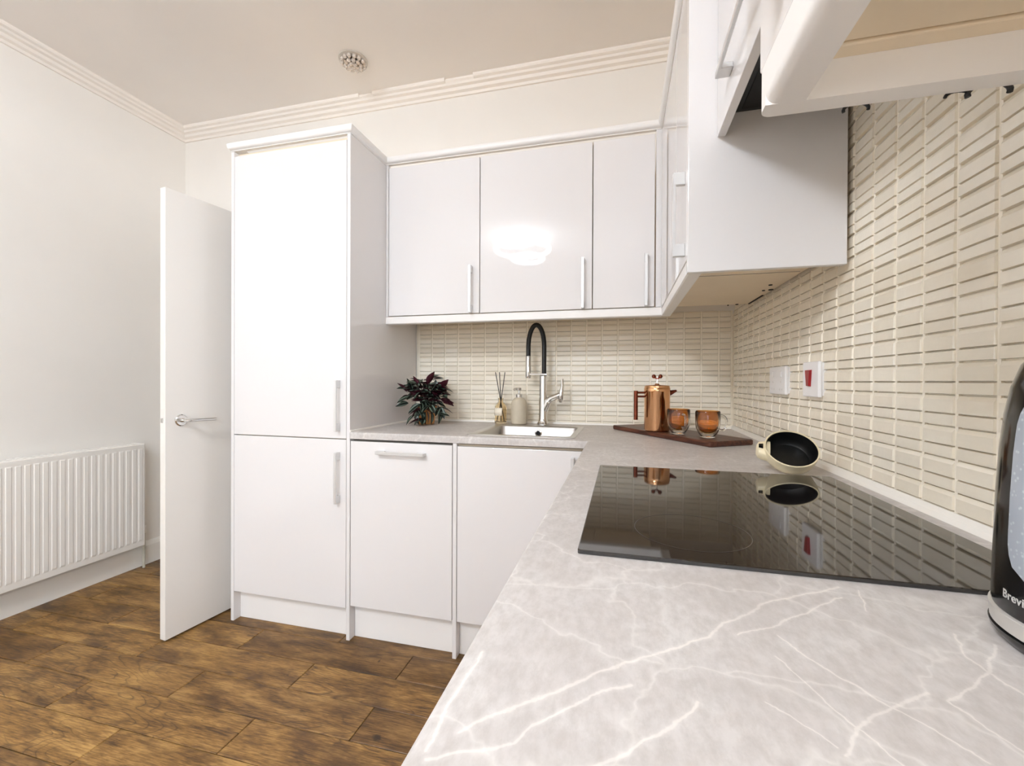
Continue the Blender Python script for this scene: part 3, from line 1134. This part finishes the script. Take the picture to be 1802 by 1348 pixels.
cl = thing('ceiling_light', (-1.66, -3.27, ZC), 'glowing flower shaped ring lamp, reflected in the widest wall cabinet', 'ceiling light')
bm = bm_new()
lathe(bm, [(.13, ZC - .03), (.13, ZC)], 32, Matrix.Translation((-1.66, -3.27, 0)))
obj('canopy', bm, M_CHROME, cl, True)
for dx, dy, z, R in ((-.06, .10, 2.725, .20), (.02, 0, 2.655, .31), (.06, -.10, 2.575, .18)):
    bm = bm_new()
    pts = [(-1.66 + dx + R * math.cos(2 * PI * i / 40), -3.27 + dy + R * math.sin(2 * PI * i / 40), z) for i in range(40)]
    tube(bm, pts, .021, 10, True)
    obj('glowing_ring', bm, M_RING, cl, True)
for a in range(3):
    bm = bm_new()
    x, y = -1.66 + .08 * math.cos(a * 2.1), -3.27 + .08 * math.sin(a * 2.1)
    tube(bm, [(x, y, 2.66), (x, y, ZC - .02)], .003, 6)
    obj('suspension_rod', bm, M_CHROME, cl)

# ------------------------------------------------------------------ hob
HX0, HX1, HY0, HY1 = -.5705, -.046, -1.701, -1.112
hob = thing('hob', ((HX0 + HX1) / 2, (HY0 + HY1) / 2, H), 'black ceramic glass hob set on the marble effect worktop', 'hob')
bm = bm_new()
l = [rrect(HX0, HX1, HY0, HY1, .004, H + .0004, 3), rrect(HX0, HX1, HY0, HY1, .004, H + .0045, 3), rrect(HX0 + .0012, HX1 - .0012, HY0 + .0012, HY1 - .0012, .004, H + .0055, 3)]
loops(bm, l, True, True)
obj('glass_top', bm, M_HOB, hob)


def ring(cx, cy, r):
    bm = bm_new()
    n = 72
    L_ = []
    for rr in (r - .0006, r + .0006):
        L_.append([Vector((cx + rr * math.cos(2 * PI * i / n), cy + rr * math.sin(2 * PI * i / n), H + .0057)) for i in range(n)])
    loops(bm, L_)
    return bm


obj('zone_ring', ring(-.417, -1.588, .079), M_PRINT, hob)

# ------------------------------------------------------------------ sink
sink = thing('sink', ((SX0 + SX1) / 2, (SY0 + SY1) / 2, H), 'square stainless steel inset sink below the black hosed tap', 'sink')
bx0, bx1, by0, by1 = -1.105, -.722, -.536, -.170
bm = bm_new()
loops(bm, [rrect(SX0, SX1, SY0, SY1, .018, H + .0003), rrect(SX0 + .001, SX1 - .001, SY0 + .001, SY1 - .001, .018, H + .0022),
           rrect(bx0 - .006, bx1 + .006, by0 - .006, by1 + .006, .024, H + .0024), rrect(bx0, bx1, by0, by1, .022, H - .003),
           rrect(bx0 + .006, bx1 - .006, by0 + .006, by1 - .006, .03, H - .15), rrect(bx0 + .03, bx1 - .03, by0 + .03, by1 - .03, .03, H - .172)], False, True)
obj('bowl', bm, M_STEEL, sink, True, angle=50)
bm = bm_new()
lathe(bm, [(.042, H - .1715), (.040, H - .169), (.03, H - .1700), (0, H - .1705)], 28, Matrix.Translation((-.914, -.353, 0)))
obj('drain', bm, M_CHROME, sink, True)
bm = bm_new()
mt = Matrix.Translation((-.914, by1 - .002, .879)) @ Matrix.Rotation(PI / 2, 4, 'X')
lathe(bm, [(.0165, 0), (.0165, .004), (.011, .0055)], 24, mt, cap1=False)
ov = obj('overflow', bm, M_CHROME, sink, True)
bm = bm_new()
lathe(bm, [(.0125, .0035), (.0, .0036)], 24, mt)
obj('overflow_hole', bm, M_DARKHOLE, ov)

# ------------------------------------------------------------------ tap
TX, TY = -.905, -.092
tap = thing('tap', (TX, TY, H), 'chrome kitchen tap with a black flexible hose behind the sink', 'tap')
T0 = Matrix.Translation((TX, TY, 0))
bm = bm_new()
lathe(bm, [(.031, H + .0024), (.031, H + .010), (.025, H + .018), (.0215, H + .034), (.0205, H + .12), (.0215, 1.02), (.0205, 1.06), (.0205, 1.160), (.018, 1.163)], 32, T0)
obj('body', bm, M_CHROME, tap, True)
bm = bm_new()
tube(bm, bez((TX + .006, TY, .985), (TX + .02, TY - .003, 1.03), (TX + .03, TY - .006, 1.045), (TX + .058, TY - .008, 1.052), 8) + [Vector((TX + .088, TY - .010, 1.066))], [.019] * 5 + [.016] * 4 + [.0135], 16)
obj('lever_arm', bm, M_CHROME, tap, True)
bm = bm_new()
tube(bm, [(TX + .090, TY - .010, 1.028), (TX + .091, TY - .010, 1.045), (TX + .093, TY - .010, 1.075), (TX + .099, TY - .009, 1.11), (TX + .098, TY - .008, 1.146)], [.008, .0135, .0135, .009, .006], 14)
obj('lever', bm, M_CHROME, tap, True)
bm = bm_new()
box(bm, TX - .078, TX + .022, TY - .012, TY + .012, 1.1635, 1.174, .003, 2)
obj('docking_arm', bm, M_CHROME, tap)
bm = bm_new()
hx0, hx1 = TX - .078, TX + .004
cxm = (hx0 + hx1) / 2
pts = [Vector((hx1, TY, 1.172)), Vector((hx1, TY, 1.26))]
pts += [Vector((cxm + (hx1 - cxm) * math.cos(a) * (1 - .0 * a), TY, 1.31 + .112 * math.sin(a))) for a in [PI * i / 18 for i in range(19)]]
pts += [Vector((hx0, TY, 1.285)), Vector((hx0, TY, 1.258))]
tube(bm, pts, .0118, 14)
obj('hose', bm, M_BLACKR, tap, True)
bm = bm_new()
lathe(bm, [(.0125, 1.262), (.0135, 1.255), (.0145, 1.20), (.0150, 1.16), (.0130, 1.150), (.010, 1.149)], 24, Matrix.Translation((hx0, TY, 0)))
obj('spray_head', bm, M_CHROME, tap, True)

# ------------------------------------------------------------------ soap dispenser and reed diffuser
sx, sy = -1.032, -.088
sd = thing('soap_dispenser', (sx, sy, H), 'sand coloured ceramic soap dispenser with chrome pump', 'soap dispenser')
T1 = Matrix.Translation((sx, sy, 0))
zb = H + .0025
bm = bm_new()
lathe(bm, [(.036, zb), (.0405, zb + .004), (.042, zb + .012), (.042, zb + .085), (.041, zb + .105), (.035, zb + .124), (.024, zb + .134), (.018, zb + .137)], 36, T1)
obj('body', bm, M_SOAP, sd, True)
bm = bm_new()
lathe(bm, [(.0165, zb + .137), (.0165, zb + .153), (.010, zb + .156), (.006, zb + .157), (.006, zb + .172), (.012, zb + .173), (.013, zb + .185), (.009, zb + .188)], 24, T1)
pm = obj('pump', bm, M_CHROME, sd, True)
bm = bm_new()
tube(bm, [(sx, sy, zb + .181), (sx - .016, sy - .012, zb + .182), (sx - .026, sy - .020, zb + .176)], [.0065, .0055, .0045], 12)
obj('spout', bm, M_CHROME, pm, True)

dx, dy = -1.133, -.078
rd = thing('reed_diffuser', (dx, dy, H), 'glass reed diffuser with cream label and three black reeds', 'diffuser')
T2 = Matrix.Translation((dx, dy, 0))
bm = bm_new()
lathe(bm, [(.030, zb), (.0325, zb + .003), (.033, zb + .01), (.033, zb + .078), (.030, zb + .092), (.020, zb + .106), (.0125, zb + .111), (.0125, zb + .126), (.0145, zb + .127), (.0145, zb + .132), (.0105, zb + .132), (.0105, zb + .112), (.017, zb + .104), (.027, zb + .090), (.030, zb + .077), (.030, zb + .012), (.026, zb + .007), (0, zb + .007)], 36, T2)
obj('bottle', bm, M_BOTTLE, rd, True)
bm = bm_new()
n = 12
L_ = []
for z in (zb + .042, zb + .082):
    L_.append([Vector((dx + .0335 * math.sin(a), dy - .0335 * math.cos(a), z)) for a in [math.radians(-42 + 84 * i / n) - .26 for i in range(n + 1)]])
va = [[bm.verts.new(p) for p in l] for l in L_]
for i in range(n):
    bm.faces.new((va[0][i], va[0][i + 1], va[1][i + 1], va[1][i]))
lb = obj('label', bm, M_LABEL, rd, True)
so = lb.modifiers.new('solid', 'SOLIDIFY')
so.thickness = .0006
for a, b in (((.021, -.006), (-.030, .0)), ((.0, .004), (-.010, .006)), ((-.021, -.004), (.021, .002))):
    bm = bm_new()
    p0 = Vector((dx + a[0], dy + a[1], zb + .008))
    pm_ = Vector((dx + (a[0] * -.12), dy, zb + .124))
    p1 = Vector((dx + b[0], dy + b[1], zb + .268))
    tube(bm, [p0, pm_, p1], .0021, 8)
    obj('reed', bm, M_REED, rd)

# ------------------------------------------------------------------ potted plant
px_, py_ = -1.500, -.200
pt = thing('potted_plant', (px_, py_, H), 'trailing plant with dark purple striped leaves in a small terracotta pot', 'plant')
T3 = Matrix.Translation((px_, py_, 0))
bm = bm_new()
lathe(bm, [(.036, H + .0005), (.040, H + .002), (.049, H + .072), (.053, H + .073), (.054, H + .092), (.049, H + .092), (.047, H + .078), (0, H + .078)], 36, T3)
obj('pot', bm, M_TERRA, pt, True)
bm = bm_new()
lathe(bm, [(.0465, H + .0785), (.03, H + .083), (0, H + .085)], 24, T3)
obj('soil', bm, M_SOIL, pt, True)


def leaf_mesh(L, Wd):
    bm = bm_new()
    n = 8
    rows = []
    for i in range(n + 1):
        t = i / n
        wv = Wd * math.sin(PI * t ** .8) ** .9 if 0 < i < n else .0008
        x = L * t
        z = -.18 * L * t * t
        rows.append([bm.verts.new((x, s * wv, z + abs(s) * wv * .35)) for s in (-1, -.5, 0, .5, 1)])
    for a, b in zip(rows, rows[1:]):
        for j in range(4):
            bm.faces.new((a[j], b[j], b[j + 1], a[j + 1]))
    return bm


def leaf_me(L, Wd):
    bm = leaf_mesh(L, Wd)
    me = bpy.data.meshes.new('leaf')
    bm.normal_update()
    for f in bm.faces:
        if f.normal.z < 0:
            f.normal_flip()
    bm.to_mesh(me)
    bm.free()
    me.materials.append(M_LEAF)
    me.polygons.foreach_set('use_smooth', [True] * len(me.polygons))
    return me


LM = [leaf_me(.078, .0195), leaf_me(.066, .0175), leaf_me(.056, .015)]
base = Vector((px_, py_, H + .080))
rl = random.Random(11)


def leaf(p, d, roll=0.0, k=None):
    o = link('leaf', LM[k if k is not None else rl.randrange(3)], pt, True)
    d = d.normalized()
    q = d.to_track_quat('X', 'Z')
    o.rotation_mode = 'QUATERNION'
    o.rotation_quaternion = q @ Euler((roll, 0, 0)).to_quaternion()
    o.location = Vector(p) - Vector((px_, py_, H))
    mw = o.rotation_quaternion.to_matrix()
    lowest = min((mw @ v.co).z for v in o.data.vertices) + o.location.z
    if lowest < .003:
        o.location.z += .003 - lowest
    return o


stems = []
# stem tips given in a frame seen from the viewer: s = sideways, f = towards viewer, z up
VF = (Vector((CAM.x, CAM.y, 0)) - Vector((px_, py_, 0))).normalized()
VS = Vector((-VF.y, VF.x, 0))          # viewer's right
for s, f, z in ((-.085, .00, .150), (-.055, .03, .175), (-.03, -.02, .185), (.005, .02, .170), (.03, -.03, .21), (.05, .02, .165), (.075, .0, .150), (.09, .03, .10),
                (-.09, .03, .10), (-.03, .05, .13), (.03, .05, .12), (-.045, .075, .02), (-.020, .085, -.035), (.075, .07, .035), (.02, .08, .05), (-.06, -.04, .12), (.06, -.05, .13)):
    s, f, z = s * .86, f * .9, z * .84
    tip = base + VS * s + VF * f + Vector((0, 0, z - .02))
    mid = base + (VS * s + VF * f) * .55 + Vector((0, 0, max(z, .06) * .85 + .01))
    pts = bez(base + (VS * s + VF * f) * .2, base + (VS * s + VF * f) * .3 + Vector((0, 0, .05)), mid, tip, 10)
    bm = bm_new()
    tube(bm, pts, [.0022 - .0001 * i for i in range(len(pts))], 6)
    obj('stem', bm, M_STEM, pt, True)
    out = (VS * s + VF * f).normalized()
    for i, q in enumerate(pts):
        if i < 4 or i % 2:
            continue
        tdir = (pts[min(i + 1, 10)] - pts[i - 1]).normalized()
        side = tdir.cross(Vector((0, 0, 1)))
        if side.length < .1:
            side = VS.copy()
        side.normalize()
        for sg in ((1, -1) if i != 10 else (0, 1, -1)):
            dv = tdir * (.5 if sg else 1.2) + side * sg * 1.0 + out * .35 + Vector((0, 0, rl.uniform(-.35, .45))) + VS * rl.uniform(-.3, .3)
            pz = q + dv.normalized() * .066
            if pz.y > -.02 or pz.z < H + .012 or q.z < H + .03 or pz.x < XB + .03:
                dv = tdir * .4 + VF * .6 + VS * sg * .5 + Vector((0, 0, .25))
                pz = q + dv.normalized() * .066
                if pz.y > -.02 or pz.z < H + .012 or pz.x < XB + .03:
                    continue
            leaf(q, dv, rl.uniform(-.7, .7))
# upright young leaves at the crown
for s, f, z, ds, dz in ((-.10, .0, .125, -.7, .9), (-.075, .03, .135, -.3, 1.2), (-.045, .02, .145, -.25, 1.1), (-.02, .0, .145, -.9, .55), (.005, .02, .165, .45, 1.1), (.05, .02, .135, -.1, 1.2), (.065, .0, .135, .7, 1.0), (.085, .03, .07, 1.0, .1), (.07, .03, .09, .9, -.35), (-.09, .03, .07, -1.0, -.15), (.02, .05, .115, .3, .7), (-.05, .05, .10, -.5, .5)):
    leaf(Vector((px_, py_, H + .04)) + VS * s + VF * f + Vector((0, 0, z)), VS * ds + VF * rl.uniform(-.1, .35) + Vector((0, 0, dz)), rl.uniform(-1.2, 1.2))
# a few leaves that hang in front of the pot
for s, f, z, ds, dz in ((-.055, .09, .055, -.3, -.25), (-.040, .085, .070, -.1, -1), (-.020, .09, .060, .15, -1), (.05, .08, .062, .5, -.05), (.078, .07, .06, -.6, .1), (-.01, .085, .10, -.2, -.8), (.0, .085, .075, .3, -1.0), (.022, .088, .070, .1, -.7), (-.03, .08, .09, -.6, -.5), (.035, .085, .085, .6, -.5), (-.005, .09, .062, -.15, -1.2), (.062, .06, .055, .1, -.9)):
    leaf(Vector((px_, py_, H)) + VS * s + VF * f + Vector((0, 0, z)), VS * ds + VF * .12 + Vector((0, 0, dz)), rl.uniform(-.5, .5), 1)

# ------------------------------------------------------------------ chopping board, press, mugs
ang = math.atan2(-.499, .338)
cb = thing('chopping_board', (-.56, -.18, H), 'long dark wooden chopping board lying askew in the worktop corner', 'chopping board', rot=(0, 0, ang))
bm = bm_new()
loops(bm, [rrect(.003, .597, .003, .197, .010, .0005, 4), rrect(0, .600, 0, .200, .012, .004, 4), rrect(0, .600, 0, .200, .012, .016, 4), rrect(.003, .597, .003, .197, .010, .0195, 4)], True, True)
obj('board', bm, M_BOARD, cb, local=True)
ZB = H + .0196

fx, fy = -.374, -.372
fp = thing('coffee_press', (fx, fy, ZB), 'tall polished copper coffee press on the chopping board', 'coffee press')
T4 = Matrix.Translation((fx, fy, 0))
z = ZB + .0003
bm = bm_new()
lathe(bm, [(.046, z), (.0500, z + .003), (.0515, z + .008), (.0515, z + .160), (.0525, z + .162), (.0525, z + .176), (.050, z + .180)], 48, T4)
obj('body', bm, M_COPPER, fp, True)
bm = bm_new()
lathe(bm, [(.0505, z + .1795), (.050, z + .186), (.045, z + .189), (.012, z + .191), (.006, z + .197)], 40, T4)
obj('lid', bm, M_COPPER, fp, True)
bm = bm_new()
tube(bm, [(fx, fy, z + .188), (fx, fy, z + .225)], .0028, 10)
rod = obj('plunger_rod', bm, M_CHROME, fp, True)
bm = bm_new()
for s in (-1, 1):
    lathe(bm, [(0, -.009), (.005, -.0075), (.0085, -.002), (.0085, .002), (.005, .0075), (0, .009)], 16, Matrix.Translation((fx + s * .0135 * .95, fy - s * .0135 * .25, z + .226)))
tube(bm, [(fx - .012, fy + .003, z + .222), (fx, fy, z + .217), (fx + .012, fy - .003, z + .222)], .0035, 8)
obj('knob', bm, M_DCOPPER, rod, True)
bm = bm_new()
sp_d = VS * 1.0
dR = Vector((.95, .22, 0)).normalized()
c0 = Vector((fx, fy, z + .163)) + dR * .050
tube(bm, [c0 - dR * .006 - Vector((0, 0, .008)), c0 + dR * .010 - Vector((0, 0, .003)), c0 + dR * .030 + Vector((0, 0, .004))], [.014, .0095, .004], 12)
obj('spout', bm, M_DCOPPER, fp, True)
bm = bm_new()
hb = Vector((fx, fy, 0)) - dR * .088
tube(bm, [hb + Vector((0, 0, z + .166)), hb + Vector((0, 0, z + .045))], .0085, 14)
for zz in (z + .158, z + .142):
    tube(bm, [hb + Vector((0, 0, zz)), Vector((fx, fy, zz)) - dR * .0505], .0042, 10)
obj('handle', bm, M_DCOPPER, fp, True)


def make_mug(loc, label, rz):
    t = thing('glass_mug', loc, label, 'mug', 'double walled glass mugs on the chopping board', rot=(0, 0, rz))
    bm = bm_new()
    lathe(bm, [(.0, .0004), (.024, .0004), (.027, .003), (.026, .008), (.033, .018), (.0405, .035), (.0425, .055), (.0425, .094), (.0415, .0965),
               (.0408, .094), (.0405, .055), (.0385, .036), (.031, .020), (.024, .0115), (0, .0105)], 40)
    obj('outer_glass', bm, M_GLASS, t, True, True)
    bm = bm_new()
    lathe(bm, [(0, .0155), (.018, .0165), (.028, .024), (.0365, .042), (.0388, .060), (.0395, .0945), (.0405, .0985), (.0388, .0985), (.0368, .094), (.0360, .060), (.034, .044), (.026, .028), (.016, .0205), (0, .0195)], 40)
    obj('inner_glass', bm, M_AMBER, t, True, True)
    bm = bm_new()
    pts = bez((.041, 0, .080), (.066, 0, .086), (.074, 0, .060), (.064, 0, .036), 10) + bez((.064, 0, .036), (.058, 0, .024), (.046, 0, .024), (.0395, 0, .033), 6)[1:]
    tube(bm, pts, .0042, 10)
    obj('handle', bm, M_GLASS, t, True, True)
    return t


mug = make_mug((-.302, -.474, ZB + .0002), 'amber glass mug with its handle toward the viewer, beside the coffee press', math.radians(-75))
dup(mug, (-.211, -.556, ZB + .0002), 'amber glass mug with its handle toward the tiled wall, further from the press', math.radians(12))

# ------------------------------------------------------------------ tilted saucepan
pc = Vector((-.1133, -1.0732, .9741))          # centre of the rim
th_, ph_ = .7335, -1.656                          # tilt of the rim towards the viewer
nrm = Vector((math.sin(th_) * math.cos(ph_), math.sin(th_) * math.sin(ph_), math.cos(th_)))
vdir = (pc - CAM).normalized()
rr_ = vdir.cross(Vector((0, 0, 1))).normalized()
uu_ = rr_.cross(vdir).normalized()
xax = (rr_ - nrm * rr_.dot(nrm)).normalized()
yax = nrm.cross(xax)
PM = Matrix((xax, yax, nrm)).transposed()
RP, HP = .0583, .0425
pan_prof = [(0, -HP), (.040, -HP), (.047, -HP + .002), (.0525, -HP + .009), (.0563, -.018), (RP, 0), (RP - .0008, .0014), (RP - .0030, .0014), (RP - .0038, -.001)]
low = min((PM @ Vector((r * math.cos(a), r * math.sin(a), zz))).z for r, zz in pan_prof for a in [2 * PI * i / 72 for i in range(72)])
pc.z = H + .0006 - low
pan = thing('saucepan', pc, 'cream saucepan with black inside, tilted against its handle bracket beside the hob', 'saucepan')
pan.rotation_euler = PM.to_euler()
bm = bm_new()
lathe(bm, pan_prof, 56, cap0=False, cap1=False)
obj('body', bm, M_PANC, pan, True, True)
bm = bm_new()
lathe(bm, [(RP - .0032, .0005), (RP - .0042, -.004), (RP - .006, -.018), (.0485, -HP + .011), (.043, -HP + .0050), (0, -HP + .0042)], 56, cap0=False)
obj('nonstick_lining', bm, M_PANB, pan, True, True)
bm = bm_new()
# handle bracket: a rounded lug on the viewer's left
ld_ = PM.inverted() @ (-rr_ * .96 - uu_ * .05)
ld_.z = 0
ld_.normalize()
ls_ = Vector((-ld_.y, ld_.x, 0))


def lug(t, hw, z0, z1):
    c = ld_ * t
    out = []
    for i in range(16):
        a = 2 * PI * i / 16
        sx_ = math.copysign(abs(math.cos(a)) ** .6, math.cos(a)) * hw
        sz_ = math.copysign(abs(math.sin(a)) ** .6, math.sin(a)) * (z1 - z0) / 2
        out.append(c + ls_ * sx_ + Vector((0, 0, (z0 + z1) / 2 + sz_)))
    return out


loops(bm, [lug(.044, .026, -.0415, -.006), lug(.060, .023, -.0405, -.006), lug(.069, .019, -.038, -.007), lug(.073, .012, -.032, -.012)], True, True)
lg = obj('handle_bracket', bm, M_PANC, pan, True, True)
bm = bm_new()
loops(bm, [lug(.0600, .008, -.0078, -.0046), lug(.0695, .006, -.0078, -.0046)], True, True)
obj('release_button', bm, M_BLACKP, lg, True, True)

# ------------------------------------------------------------------ kettle
kx, ky = -.114, -1.815
ket = thing('kettle', (kx, ky, H), 'black plastic electric kettle with silver band and grey water window', 'kettle')
T5 = Matrix.Translation((kx, ky, 0))
zk = H
kp = [(.0835, zk + .026), (.0845, zk + .03), (.0842, zk + .05), (.0832, zk + .09), (.0820, zk + .13), (.0802, zk + .165), (.0775, zk + .195), (.0735, zk + .220), (.0675, zk + .240), (.057, zk + .255), (.040, zk + .265), (.016, zk + .270), (0, zk + .271)]


def krad(zz):
    for (r0, a), (r1, b) in zip(kp, kp[1:]):
        if a <= zz <= b:
            return r0 + (r1 - r0) * (zz - a) / (b - a)
    return kp[0][0]


bm = bm_new()
lathe(bm, kp, 72, T5)
kb = obj('body', bm, M_BLACKP, ket, True, angle=60)
bm = bm_new()
lathe(bm, [(.080, zk + .0005), (.0815, zk + .002), (.0855, zk + .008), (.0862, zk + .0115)], 72, T5)
obj('power_base', bm, M_BLACKP, ket, True)
bm = bm_new()
lathe(bm, [(.0835, zk + .012), (.0853, zk + .0135), (.0862, zk + .0265), (.0840, zk + .028)], 72, T5)
obj('silver_band', bm, M_GREYBAND, ket, True)
# angles around the kettle: direction to the viewer
av = math.atan2(CAM.y - ky, CAM.x - kx)


def kpoint(a, zz, d=.0006):
    r = krad(zz) + d
    return Vector((kx + r * math.cos(a), ky + r * math.sin(a), zz))


A0, A1, Zw0, Zw1 = av - math.radians(55), av + math.radians(6), zk + .061, zk + .215
bm = bm_new()
nu, nvv = 18, 18
grid = []
for j in range(nvv + 1):
    row = []
    tz = j / nvv
    zz = Zw0 + (Zw1 - Zw0) * tz
    # rounded ends: narrow the strip near top and bottom
    e = min(tz, 1 - tz) / .20
    shrink = 0 if e >= 1 else (1 - math.sqrt(max(0, 1 - (1 - e) ** 2))) * .42
    lean = 0.0
    for i in range(nu + 1):
        u = i / nu
        a0 = A0 + (A1 - A0) * (shrink * .5 + lean * .5)
        a1 = A1 - (A1 - A0) * (shrink * .5 + lean * .2)
        row.append(bm.verts.new(kpoint(a0 + (a1 - a0) * u, zz, .0008)))
    grid.append(row)
for j in range(nvv):
    for i in range(nu):
        bm.faces.new((grid[j][i], grid[j][i + 1], grid[j + 1][i + 1], grid[j + 1][i]))
obj('water_window', bm, M_KWIN, ket, True)
# maker's name printed round the body
fc = bpy.data.curves.new('brand_print', 'FONT')
fc.body = 'Breville'
fc.size = .0098
fc.extrude = .00012
fc.offset = .00022
fc.space_character = 1.06
fo = bpy.data.objects.new('brand_print', fc)
COL.objects.link(fo)
bpy.context.view_layer.update()
me = bpy.data.meshes.new_from_object(fo.evaluated_get(bpy.context.evaluated_depsgraph_get()))
bpy.data.objects.remove(fo)
AT = av - math.radians(58)
ZTX = zk + .0410
for v in me.vertices:
    a = AT + v.co.x / .0838
    v.co = kpoint(a, ZTX + v.co.y, .0003 + v.co.z)
me.materials.clear()
me.materials.append(M_TEXTW)
link('brand_print', me, ket)
# lid seam, spout and handle (mostly outside the frame)
ah = av + math.radians(75)
dh = Vector((math.cos(ah), math.sin(ah), 0))
bm = bm_new()
kc = Vector((kx, ky, 0))
tube(bm, bez(kc + dh * .03 + Vector((0, 0, zk + .246)), kc + dh * .10 + Vector((0, 0, zk + .262)), kc + dh * .135 + Vector((0, 0, zk + .20)), kc + dh * .125 + Vector((0, 0, zk + .13)), 12) +
     bez(kc + dh * .125 + Vector((0, 0, zk + .13)), kc + dh * .12 + Vector((0, 0, zk + .08)), kc + dh * .105 + Vector((0, 0, zk + .06)), kc + dh * .080 + Vector((0, 0, zk + .055)), 8)[1:], .013, 14)
obj('handle', bm, M_BLACKP, ket, True)
bm = bm_new()
lathe(bm, [(.012, zk + .269), (.015, zk + .274), (.012, zk + .279), (0, zk + .280)], 20, T5)
obj('lid_knob', bm, M_BLACKP, ket, True)

# ------------------------------------------------------------------ sockets on the right wall
def plate(y0, y1, z0, z1, label, cat, name):
    t = thing(name, (-.002, (y0 + y1) / 2, (z0 + z1) / 2), label, cat)
    obj('back_box', box(bm_new(), -.007, W0, y0 + .004, y1 - .003, z0 + .003, z1 - .003, .002), M_WHITEP, t)
    obj('face_plate', box(bm_new(), -.016, -.0065, y0, y1, z0, z1, .003, 2), M_WHITEP, t)
    return t


s1 = plate(-.727, -.577, 1.094, 1.186, 'white double wall socket plate on the tiles, nearer the corner', 'socket', 'wall_socket')
for y in (-.690, -.614):
    obj('rocker', box(bm_new(), -.018, -.0155, y - .006, y + .006, 1.150, 1.170, .001), M_WHITEP, s1)
    for dy_, dz_ in ((0, .012), (-.011, -.012), (.011, -.012)):
        obj('pin_slot', box(bm_new(), -.0163, -.0155, y + dy_ - .003, y + dy_ + .003, 1.122 + dz_ - .003, 1.122 + dz_ + .003), M_PRINT2, s1)
s2 = plate(-.966, -.864, 1.094, 1.190, 'white cooker switch with large red rocker on the tiles', 'switch', 'cooker_switch')
bm = bm_new()
loops(bm, [[Vector((x, y, zz)) for y, zz in pts] for x, pts in ((-.0155, ((-.920, 1.122), (-.904, 1.122), (-.896, 1.168), (-.926, 1.168))), (-.0225, ((-.919, 1.124), (-.905, 1.124), (-.897, 1.167), (-.925, 1.167))))], False, True)
obj('rocker', bm, M_RED, s2)
